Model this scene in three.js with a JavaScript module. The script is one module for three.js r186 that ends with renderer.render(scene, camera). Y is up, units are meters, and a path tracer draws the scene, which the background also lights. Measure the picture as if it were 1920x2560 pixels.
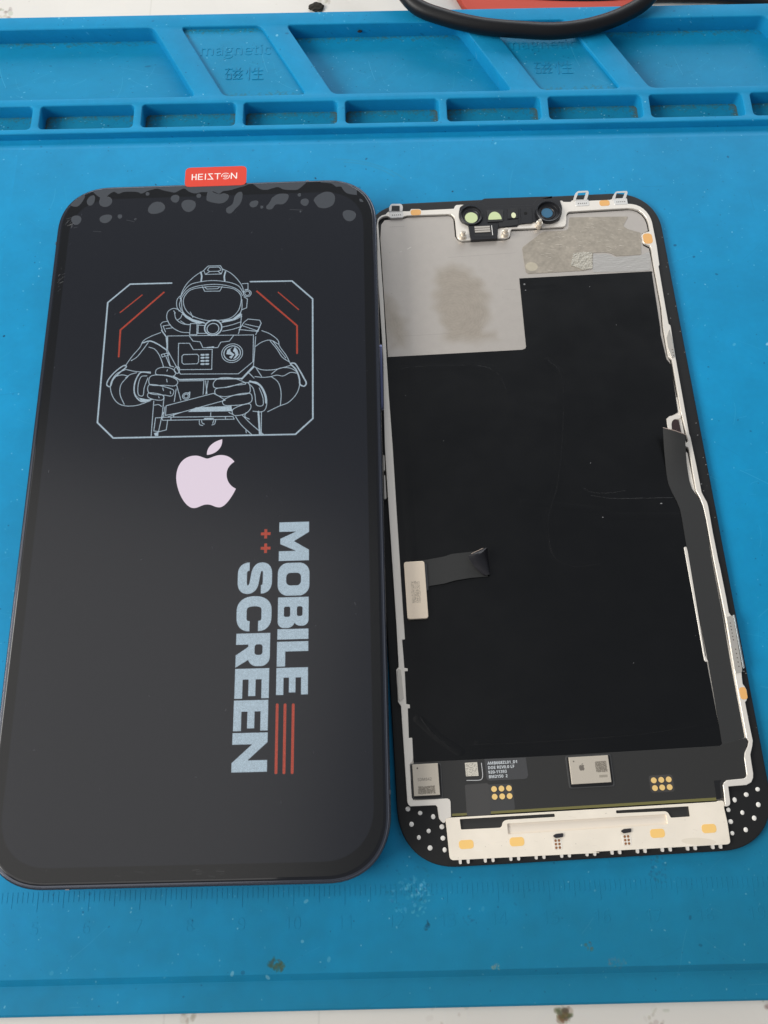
import * as THREE from 'three';
import { FontLoader } from 'three/addons/loaders/FontLoader.js';
import { TextGeometry } from 'three/addons/geometries/TextGeometry.js';
import { RectAreaLightUniformsLib } from 'three/addons/lights/RectAreaLightUniformsLib.js';
import { mergeGeometries, toCreasedNormals } from 'three/addons/utils/BufferGeometryUtils.js';
import { ImprovedNoise } from 'three/addons/math/ImprovedNoise.js';

// ------------------------------------------------------------------ camera, light, exposure
const scene = new THREE.Scene();
const camera = new THREE.PerspectiveCamera(62.012, 0.75, 0.01, 20);
camera.position.set(0.01883, 0.18186, -0.01861);
camera.up.set(0.02096, 0.3233, -0.94607);
camera.lookAt(0.01883 + 0.00315, 0.18186 - 0.94629, -0.01861 - 0.3233);
const renderer = new THREE.WebGLRenderer({ antialias: true });
renderer.toneMapping = THREE.LinearToneMapping;
renderer.toneMappingExposure = 1.05;
renderer.shadowMap.enabled = true;
scene.background = new THREE.Color().setRGB(0.235, 0.25, 0.28);          // the dim walls of the workshop
RectAreaLightUniformsLib.init();
function areaLight(color, power, w, h, at, to) {
  const l = new THREE.RectAreaLight(color, power, w, h);
  l.position.set(...at); l.lookAt(...to); scene.add(l); return l;
}
areaLight(new THREE.Color().setRGB(1, 0.95, 0.88), 0.92, 1.1, 1.3, [-0.75, 1.35, -0.12], [-0.1, 0, -0.02]);    // warm ceiling fitting above the bench
areaLight(new THREE.Color().setRGB(0.95, 0.98, 1), 3.3, 1.5, 0.42, [0.1, 0.44, -1.05], [0, 0, -0.1]);    // window beyond the bench, to the left

areaLight(new THREE.Color().setRGB(1, 0.97, 0.92), 10.0, 0.9, 0.5, [-1.05, 0.7, 0.08], [0, 0, -0.08]);   // unseen area light added at the left to brighten the near bench

// ------------------------------------------------------------------ helpers
const MM = 0.001, PI = Math.PI;
let seed = 7;
const rnd = () => { seed = (seed * 1664525 + 1013904223) >>> 0; return seed / 4294967296; };
const rr = (a, b) => a + (b - a) * rnd();
const noise = new ImprovedNoise();
const P = (s) => { const v = s.trim().split(/\s+/).map(Number), o = []; for (let i = 0; i < v.length; i += 2) o.push(new THREE.Vector2(v[i], v[i + 1])); return o; };
const lin = (r, g, b) => new THREE.Color().setRGB(r, g, b);
const mat = (o) => new THREE.MeshPhysicalMaterial(o);
const bake = (g) => g.scale(MM, MM, MM).rotateX(-PI / 2);                 // millimetres with z up -> metres with y up
function part(name, geo, m, parent, label) {
  const o = new THREE.Mesh(bake(geo), m); o.name = name; o.castShadow = o.receiveShadow = true;
  if (label) o.userData.label = label;
  (parent || scene).add(o); return o;
}
function thing(name, label, category, [x, y, z] = [0, 0, 0], group) {
  const o = new THREE.Group(); o.name = name; o.position.set(x * MM, z * MM, -y * MM);
  o.userData = { label, category }; if (group) o.userData.group = group;
  scene.add(o); return o;
}
const poly = (pts) => new THREE.Shape(pts);
function smooth(pts, n = 5) { const c = new THREE.SplineCurve([...pts, pts[0]]), k = new THREE.CatmullRomCurve3(pts.map((p) => new THREE.Vector3(p.x, p.y, 0)), true, 'catmullrom', 0.5); return new THREE.Shape(k.getPoints(pts.length * n).slice(0, -1).map((p) => new THREE.Vector2(p.x, p.y))); }
function soften(pts, r, seg = 4) {                                         // polygon with rounded corners
  const o = [], n = pts.length;
  for (let i = 0; i < n; i++) {
    const p = pts[i], a = pts[(i + n - 1) % n], b = pts[(i + 1) % n], va = a.clone().sub(p), vb = b.clone().sub(p);
    const d = Math.min(r, va.length() * 0.45, vb.length() * 0.45), s = p.clone().addScaledVector(va.normalize(), d), e = p.clone().addScaledVector(vb.normalize(), d);
    for (let k = 0; k <= seg; k++) { const t = k / seg; o.push(new THREE.Vector2((1 - t) ** 2 * s.x + 2 * t * (1 - t) * p.x + t * t * e.x, (1 - t) ** 2 * s.y + 2 * t * (1 - t) * p.y + t * t * e.y)); }
  }
  return o;
}
function rrect(x0, y0, x1, y1, r, seg = 10, power = 2) {                   // rounded rectangle; power above 2 gives the flatter corner of a phone
  const o = [], c = [[x1 - r, y1 - r, 0], [x0 + r, y1 - r, 1], [x0 + r, y0 + r, 2], [x1 - r, y0 + r, 3]];
  for (const [cx, cy, q] of c) for (let k = 0; k <= seg; k++) {
    const t = (q + k / seg) * PI / 2, cs = Math.cos(t), sn = Math.sin(t);
    o.push(new THREE.Vector2(cx + r * Math.sign(cs) * Math.abs(cs) ** (2 / power), cy + r * Math.sign(sn) * Math.abs(sn) ** (2 / power)));
  }
  return o;
}
const ring = (n, cx, cy, rx, ry = rx) => Array.from({ length: n }, (_, i) => new THREE.Vector2(cx + rx * Math.cos(2 * PI * i / n), cy + ry * Math.sin(2 * PI * i / n)));
function slab(shape, z0, z1, b = 0, holes = [], seg = 2) {
  if (Array.isArray(shape)) shape = new THREE.Shape(shape);
  for (const h of holes) shape.holes.push(new THREE.Path(h));
  const g = new THREE.ExtrudeGeometry(shape, { depth: z1 - z0 - 2 * b, bevelEnabled: b > 0, bevelSize: b, bevelThickness: b, bevelOffset: -b, bevelSegments: seg, curveSegments: 8, steps: 1 });
  return g.translate(0, 0, z0 + b);
}
const block = (x0, x1, y0, y1, z0, z1) => new THREE.BoxGeometry(x1 - x0, y1 - y0, z1 - z0).translate((x0 + x1) / 2, (y0 + y1) / 2, (z0 + z1) / 2);
function uvBox(g, x0, y0, w, h, kz = 0) { const p = g.attributes.position, u = new Float32Array(p.count * 2); for (let i = 0; i < p.count; i++) { u[2 * i] = (p.getX(i) - x0) / w; u[2 * i + 1] = (p.getY(i) - kz * p.getZ(i) - y0) / h; if (kz) u[2 * i] += kz * p.getZ(i) / w; } g.setAttribute('uv', new THREE.BufferAttribute(u, 2)); return g; }
function uvMM(g) { return uvBox(g, 0, 0, 1, 1); }
const crease = (g, a = 0.7) => toCreasedNormals(g, a);
function resample(pts, n) { const L = [0]; for (let i = 1; i < pts.length; i++) L.push(L[i - 1] + pts[i].distanceTo(pts[i - 1])); const o = []; for (let k = 0; k < n; k++) { const d = L.at(-1) * k / (n - 1); let i = 1; while (i < pts.length - 1 && L[i] < d) i++; o.push(pts[i - 1].clone().lerp(pts[i], (d - L[i - 1]) / Math.max(1e-6, L[i] - L[i - 1]))); } return o; }
function grid(rows, thick) {                                               // a bent sheet with thickness from rows of 3-D points
  const R = rows.length, C = rows[0].length, pos = [], idx = [], at = (r, c, s) => s * R * C + r * C + c;
  for (const s of [0, 1]) for (const row of rows) for (const p of row) pos.push(p[0], p[1], p[2] - s * thick);
  for (let r = 0; r < R - 1; r++) for (let c = 0; c < C - 1; c++) for (const s of [0, 1]) { const a = at(r, c, s), b = at(r, c + 1, s), d = at(r + 1, c, s), e = at(r + 1, c + 1, s); s ? idx.push(a, b, d, b, e, d) : idx.push(a, d, b, b, d, e); }
  const edge = (p) => { for (let i = 0; i < p.length - 1; i++) { const [a, b] = [p[i], p[i + 1]]; idx.push(a, b, a + R * C, b, b + R * C, a + R * C); } };
  edge(Array.from({ length: C }, (_, c) => at(0, c, 0))); edge(Array.from({ length: C }, (_, c) => at(R - 1, C - 1 - c, 0)));
  edge(Array.from({ length: R }, (_, r) => at(R - 1 - r, 0, 0))); edge(Array.from({ length: R }, (_, r) => at(r, C - 1, 0)));
  const g = new THREE.BufferGeometry(); g.setAttribute('position', new THREE.Float32BufferAttribute(pos, 3)); g.setIndex(idx); g.computeVertexNormals();
  return crease(g.toNonIndexed(), 0.8);
}
function tube(pts, r, seg = 40, rad = 8) { return new THREE.TubeGeometry(new THREE.CatmullRomCurve3(pts.map((p) => new THREE.Vector3(...p))), seg, r, rad, false); }
function canvas(w, h, draw, srgb = true) {
  const c = document.createElement('canvas'); c.width = w; c.height = h; const x = c.getContext('2d'); draw(x, w, h);
  const t = new THREE.CanvasTexture(c); if (srgb) t.colorSpace = THREE.SRGBColorSpace; t.wrapS = t.wrapT = THREE.RepeatWrapping; t.magFilter = THREE.LinearFilter; t.anisotropy = 8; return t;
}
const rgb = (r, g, b, a = 1) => `rgba(${r | 0},${g | 0},${b | 0},${a})`;
function grain(x, w, h, amount, only) { const d = x.getImageData(0, 0, w, h), p = d.data; for (let i = 0; i < p.length; i += 4) { if (only && p[i] < only) continue; const k = 1 + (rnd() - 0.5) * amount; p[i] *= k; p[i + 1] *= k; p[i + 2] *= k; } x.putImageData(d, 0, 0); }
function mottle(x, w, h, cell, amount) { const d = x.getImageData(0, 0, w, h), p = d.data; for (let j = 0; j < h; j++) for (let i = 0; i < w; i++) { const k = 1 + amount * (noise.noise(i / cell, j / cell, 3.3) + 0.5 * noise.noise(i / cell * 3.1, j / cell * 3.1, 8.1)), q = 4 * (j * w + i); p[q] *= k; p[q + 1] *= k; p[q + 2] *= k; } x.putImageData(d, 0, 0); }
const font = await new FontLoader().loadAsync('fonts/droid/droid_sans_regular.typeface.json');
const text = (s, size, depth) => { const g = new TextGeometry(s, { font, size, depth, curveSegments: 4, bevelEnabled: false }); g.computeBoundingBox(); const b = g.boundingBox; return g.translate(-(b.min.x + b.max.x) / 2, -(b.min.y + b.max.y) / 2, 0); };

// ------------------------------------------------------------------ the surface under everything
const benchMap = canvas(1536, 1536, (x, w, h) => {                          // 320 mm square, x -110..210, y -60..260
  const s = w / 320, X = (v) => (v + 110) * s, Y = (v) => (260 - v) * s;
  x.fillStyle = rgb(224, 219, 210); x.fillRect(0, 0, w, h); mottle(x, w, h, 220, 0.035);
  x.strokeStyle = rgb(170, 165, 155, 0.28); x.lineWidth = 1.2; x.beginPath(); x.moveTo(X(-45), Y(260)); x.lineTo(X(-45), Y(225)); x.moveTo(X(5), Y(-10)); x.lineTo(X(4), Y(-60)); x.moveTo(X(-25), Y(-10)); x.lineTo(X(-25), Y(-60)); x.stroke();
  for (const [cx, cy, n, sp, al] of [[52, -20.6, 34, 1.3, 0.55], [-88, 237, 40, 2.6, 0.25], [92, -20, 20, 1.5, 0.3], [-20, -19.6, 16, 1.4, 0.25], [6, 240, 25, 2.2, 0.2], [30, -21, 14, 4, 0.15], [70, -21.5, 14, 3, 0.2]])
    for (let i = 0; i < n; i++) { x.fillStyle = rgb(rr(70, 120), rr(62, 105), rr(45, 70), al * rnd()); x.beginPath(); x.ellipse(X(cx + rr(-sp, sp)), Y(cy + rr(-sp, sp) * 0.8), rr(1, 4.5), rr(1, 3.5), rnd() * 3, 0, 7); x.fill(); }
  for (let i = 0; i < 900; i++) { x.fillStyle = rgb(130, 120, 100, rr(0.05, 0.3)); x.beginPath(); x.arc(rnd() * w, rnd() * h, rr(0.4, 1.3), 0, 7); x.fill(); }
});
{
  const g = uvBox(block(-110, 210, -60, 300, -24, -4.5), -110, -60, 320, 320);
  const o = part('workbench_top', g, mat({ map: benchMap, roughness: 0.42 }));
  o.userData.kind = 'structure';
}

// ------------------------------------------------------------------ blue repair mat
const BLUE = [20, 142, 191];
function dirty(x, w, h, s, { specks = 900, edge = 0, scratches = 40, base = BLUE }) {
  x.fillStyle = rgb(...base); x.fillRect(0, 0, w, h); mottle(x, w, h, 30 * s, 0.05); mottle(x, w, h, 4 * s, 0.025);
  if (edge) for (let i = 0; i < edge; i++) { const side = i % 4, t = rnd(), d = Math.abs(rr(-1, 1) * rr(0, 1)) * 2.6 * s, px = side < 2 ? t * w : side === 2 ? d : w - d, py = side < 2 ? (side ? h - d : d) : t * h; x.fillStyle = rgb(86, 98, 92, rr(0.05, 0.26)); x.beginPath(); x.ellipse(px, py, rr(0.1, 0.7) * s, rr(0.1, 0.4) * s, rnd() * 3, 0, 7); x.fill(); }
  for (let i = 0; i < specks; i++) { const light = rnd() < 0.55, r = rr(0.05, 0.16) * s * (rnd() < 0.04 ? 2.4 : 1); x.fillStyle = light ? rgb(170, 215, 235, rr(0.15, 0.75)) : rgb(15, 70, 105, rr(0.15, 0.6)); x.beginPath(); x.ellipse(rnd() * w, rnd() * h, r * rr(0.7, 1.8), r, rnd() * 3, 0, 7); x.fill(); }
  for (let i = 0; i < scratches; i++) { const a = rr(-0.9, 0.9) + (rnd() < 0.5 ? 2.2 : 0), l = rr(1, 9) * s, px = rnd() * w, py = rnd() * h; x.strokeStyle = rnd() < 0.6 ? rgb(150, 205, 232, rr(0.08, 0.3)) : rgb(18, 88, 128, rr(0.1, 0.3)); x.lineWidth = rr(0.05, 0.12) * s; x.beginPath(); x.moveTo(px, py); x.quadraticCurveTo(px + Math.cos(a) * l * 0.5 + rr(-1, 1) * s, py + Math.sin(a) * l * 0.5, px + Math.cos(a) * l, py + Math.sin(a) * l); x.stroke(); }
}
const sheetMap = canvas(2048, 2048, (x, w, h) => {                          // 220 mm square, x -75..145, y -20..200
  const s = w / 220, X = (v) => (v + 75) * s, Y = (v) => (200 - v) * s;
  dirty(x, w, h, s, { specks: 3600, scratches: 330 });
  { const d = x.getImageData(0, 0, w, h), p = d.data;                       // greyer, darker blotchy tone increasing toward the near edge and the right
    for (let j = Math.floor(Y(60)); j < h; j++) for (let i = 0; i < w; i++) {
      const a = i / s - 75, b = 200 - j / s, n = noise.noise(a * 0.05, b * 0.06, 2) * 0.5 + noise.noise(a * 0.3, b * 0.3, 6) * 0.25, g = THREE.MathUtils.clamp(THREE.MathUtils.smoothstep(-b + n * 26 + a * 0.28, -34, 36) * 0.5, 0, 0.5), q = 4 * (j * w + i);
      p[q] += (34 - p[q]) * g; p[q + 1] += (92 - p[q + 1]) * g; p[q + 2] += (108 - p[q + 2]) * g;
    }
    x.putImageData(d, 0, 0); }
  const blot = (cx, cy, rx, ry, n, c, al) => { for (let i = 0; i < n; i++) { const t = rnd() * 7, d = Math.sqrt(rnd()); x.fillStyle = rgb(c[0] + rr(-12, 12), c[1] + rr(-12, 12), c[2] + rr(-12, 12), al * rr(0.3, 1)); x.beginPath(); x.ellipse(X(cx + Math.cos(t) * d * rx), Y(cy + Math.sin(t) * d * ry), rr(0.12, 0.45) * s, rr(0.12, 0.35) * s, t, 0, 7); x.fill(); } };
  blot(-3.2, -10.2, 1.5, 1.2, 70, [62, 82, 70], 0.4); blot(-2.4, -10.6, 0.9, 0.9, 36, [78, 88, 66], 0.34);
  blot(23, 1.5, 4, 4, 60, [110, 175, 205], 0.3); blot(24, 2.5, 2, 2.4, 30, [140, 200, 228], 0.26); blot(22, 3.5, 5, 5, 50, [26, 78, 104], 0.2); blot(26, -4, 0.5, 0.8, 10, [24, 70, 96], 0.45);
  blot(69, 8.5, 1.2, 1, 26, [70, 92, 98], 0.4); blot(72, 5, 2, 2.5, 30, [40, 84, 108], 0.35); blot(57, -8, 0.7, 1, 12, [90, 92, 80], 0.4); blot(39, -11.4, 1.1, 0.5, 12, [140, 140, 130], 0.45); blot(62, -11.2, 2, 0.9, 26, [96, 116, 126], 0.35);
  blot(34, -3, 1, 1, 10, [25, 80, 110], 0.3); blot(-53, 8, 0.5, 3, 16, [28, 88, 120], 0.3);
  x.strokeStyle = rgb(60, 130, 160, 0.22); x.lineWidth = 0.5 * s; x.lineCap = 'round';
  x.beginPath(); x.moveTo(X(9), Y(179)); x.quadraticCurveTo(X(20), Y(178.5), X(27), Y(172)); x.stroke();
  x.strokeStyle = rgb(95, 130, 140, 0.16); x.lineWidth = 0.4 * s; x.beginPath(); x.moveTo(X(11), Y(178)); x.quadraticCurveTo(X(19), Y(177.5), X(24), Y(173)); x.stroke();
  for (const [px, py] of [[-72, 128], [-38, 172], [-55.5, 141.5], [-28, 172.5], [39, 168], [88, 150], [-48, 99], [3.5, 173], [60, 162]]) { x.fillStyle = rgb(12, 40, 62, 0.75); x.beginPath(); x.ellipse(X(px), Y(py), rr(0.15, 0.4) * s, rr(0.15, 0.3) * s, 1, 0, 7); x.fill(); }
});
const floorMap = canvas(1024, 512, (x, w, h) => dirty(x, w, h, 18, { specks: 190, edge: 1700, scratches: 40, base: [18, 136, 180] }));
const cellMap = canvas(512, 160, (x, w, h) => dirty(x, w, h, 20, { specks: 50, edge: 1200, scratches: 6, base: [22, 128, 164] }));
const rimMap = canvas(1024, 1024, (x, w, h) => dirty(x, w, h, 14, { specks: 420, scratches: 24 }));
const fine = canvas(256, 256, (x, w, h) => { x.fillStyle = '#888'; x.fillRect(0, 0, w, h); grain(x, w, h, 0.5); }, false);
fine.repeat.set(9, 9);
const silicone = (map, rough = 0.5) => mat({ map, roughness: rough, specularIntensity: 0.35, bumpMap: fine, bumpScale: 0.00002 });
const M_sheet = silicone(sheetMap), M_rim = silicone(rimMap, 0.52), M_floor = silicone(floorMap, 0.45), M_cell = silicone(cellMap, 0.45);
const rmat = thing('repair_mat', 'blue silicone repair mat with trays and an embossed ruler, lying on the white bench', 'work mat');
{
  // one moulded sheet: bottom lip, chamfer up to the flat working area, chamfer down to the foot of the trays
  const prof = [[-18.4, -4.5], [-18.4, -1.7], [-18.25, -1.35], [-17.9, -1.2], [-13.5, -1.2], [-13.1, -1.14], [-11.8, -0.05], [-11.4, 0], [183.9, 0], [184.4, -0.06], [187.4, -1.15], [187.8, -1.2], [190, -1.2], [190, -4.5]];
  const g = new THREE.ExtrudeGeometry(new THREE.Shape(prof.map(([a, b]) => new THREE.Vector2(a, b))), { depth: 290, bevelEnabled: false });
  g.applyMatrix4(new THREE.Matrix4().set(0, 0, 1, -130, 1, 0, 0, 0, 0, 1, 0, 0, 0, 0, 0, 1));
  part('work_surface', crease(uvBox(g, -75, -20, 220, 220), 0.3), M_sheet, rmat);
  const slant = 12.9, y0 = 200, y1 = 224.6;
  const para = (xl, xr, r = 1.6) => soften([[xl, y0], [xr, y0], [xr - slant, y1], [xl - slant, y1]].map((v) => new THREE.Vector2(...v)), r);
  const trays = [[-106, -29], [8.1, 56.4], [93.8, 142]], pads = [[-21.3, 0.9], [64.3, 85.9]], holes = [];
  for (const [a, b] of [...trays, ...pads]) holes.push(para(a, b));
  const cells = []; for (let i = -1; i < 9; i++) cells.push([-70.2 + (i - 1) * 27.22 + 27.22, -70.2 + (i - 1) * 27.22 + 27.22 + 25]);
  for (const [a, b] of cells) holes.push(rrect(a, 189.95, b, 197.55, 1.15, 5));
  const outer = [[-130, 188.3], [160, 188.3], [160, 229.3], [-130, 229.3]].map((v) => new THREE.Vector2(...v));
  part('tray_block', crease(uvBox(slab(outer, -4.5, 1, 0.4, holes, 3), -130, 188, 73, 73, 0.6), 0.5), M_rim, rmat);
  for (const [a, b] of trays) part('tray_floor', uvBox(slab([[a - 0.4, y0 - 0.3], [b + 0.4, y0 - 0.3], [b - slant + 0.3, y1 + 0.3], [a - slant - 0.4, y1 + 0.3]].map((v) => new THREE.Vector2(...v)), -4.4, -3.5), a - 12.9, y0, b - a + 12.9, 24.6), M_floor, rmat);
  for (const [a, b] of cells) part('compartment_floor', uvBox(block(a - 0.2, b + 0.2, 189.7, 197.8, -4.4, -2.9), a, 189.95, 25, 7.6), M_cell, rmat);
  pads.forEach(([a, b], k) => {
    const pad = part('magnetic_pad', uvBox(slab([[a - 0.3, y0 - 0.3], [b + 0.3, y0 - 0.3], [b - slant + 0.3, y1 + 0.3], [a - slant - 0.3, y1 + 0.3]].map((v) => new THREE.Vector2(...v)), -4.4, 0.05), a - 12.9, y0, 61, 24.6), M_floor, rmat);
    const cx = k ? 65.9 : -18.8, w = text('magnetic', 3.5, 0.1).translate(cx, 216.3, 0.04);
    const stroke = (x, y, u, v, t = 0.24) => { const d = Math.hypot(u - x, v - y), g2 = new THREE.BoxGeometry(d + t * 0.7, t, 0.15); return g2.rotateZ(Math.atan2(v - y, u - x)).translate((x + u) / 2, (y + v) / 2, 0.1).toNonIndexed(); };
    const han = [];
    const put = (ox, list) => { for (const q of list) han.push(stroke(...q.map((v, i) => (i % 2 ? 205.9 + v * 0.47 : cx + ox + v * 0.47)))); };
    put(-2.6, [[0, 9, 4, 9], [2, 9, 0.3, 5], [1, 5, 1, 1.4], [3.4, 5, 3.4, 1.4], [1, 5, 3.4, 5], [1, 1.4, 3.4, 1.4], [4.4, 7.6, 10, 7.6], [6, 9.6, 6.6, 8], [8.6, 9.6, 7.9, 8], [6.2, 7, 4.8, 4.6], [4.8, 4.6, 6.8, 4.4], [6.6, 5, 4.8, 1.4], [4.8, 1.4, 6.9, 1.7], [9, 7, 7.6, 4.6], [7.6, 4.6, 9.8, 4.4], [9.6, 5, 7.6, 1.4], [7.6, 1.4, 10, 1.7]]);
    put(3.1, [[1.8, 9.8, 1.8, 0.6], [0.5, 7.6, 0.2, 5.4], [2.8, 7.8, 3.4, 6.6], [5, 9.2, 4, 6.4], [4.6, 7.4, 9.6, 7.4], [7, 9.8, 7, 1], [4.6, 4.6, 9.2, 4.6], [3.8, 1, 10, 1]]);
    part('raised_lettering', uvBox(mergeGeometries([w, ...han]), a - 12.9, y0, 61, 24.6), M_floor, pad);
  });
  const ticks = [];
  for (let i = -20; i < 155; i++) { const long = i % 10 === 0 ? 3.55 : i % 5 === 0 ? 2.9 : 1.9; ticks.push(block(i - 0.13, i + 0.13, 3.5 - long, 3.5, -0.05, 0.045)); }
  for (let i = -75; i < -20; i++) { const long = i % 10 === 0 ? 3.55 : i % 5 === 0 ? 2.9 : 1.9; ticks.push(block(i - 0.13, i + 0.13, 3.5 - long, 3.5, -0.05, 0.045)); }
  const tk = part('ruler_graduations', uvBox(mergeGeometries(ticks), -75, -20, 220, 220), M_sheet, rmat); tk.userData.kind = 'stuff';
  for (let n = 4; n < 22; n++) part('ruler_numeral', uvBox(text(String(n), 2.3, 0.065).translate((n - 10) * 10, -3, -0.03), -75, -20, 220, 220), M_sheet, rmat);
}

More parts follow.
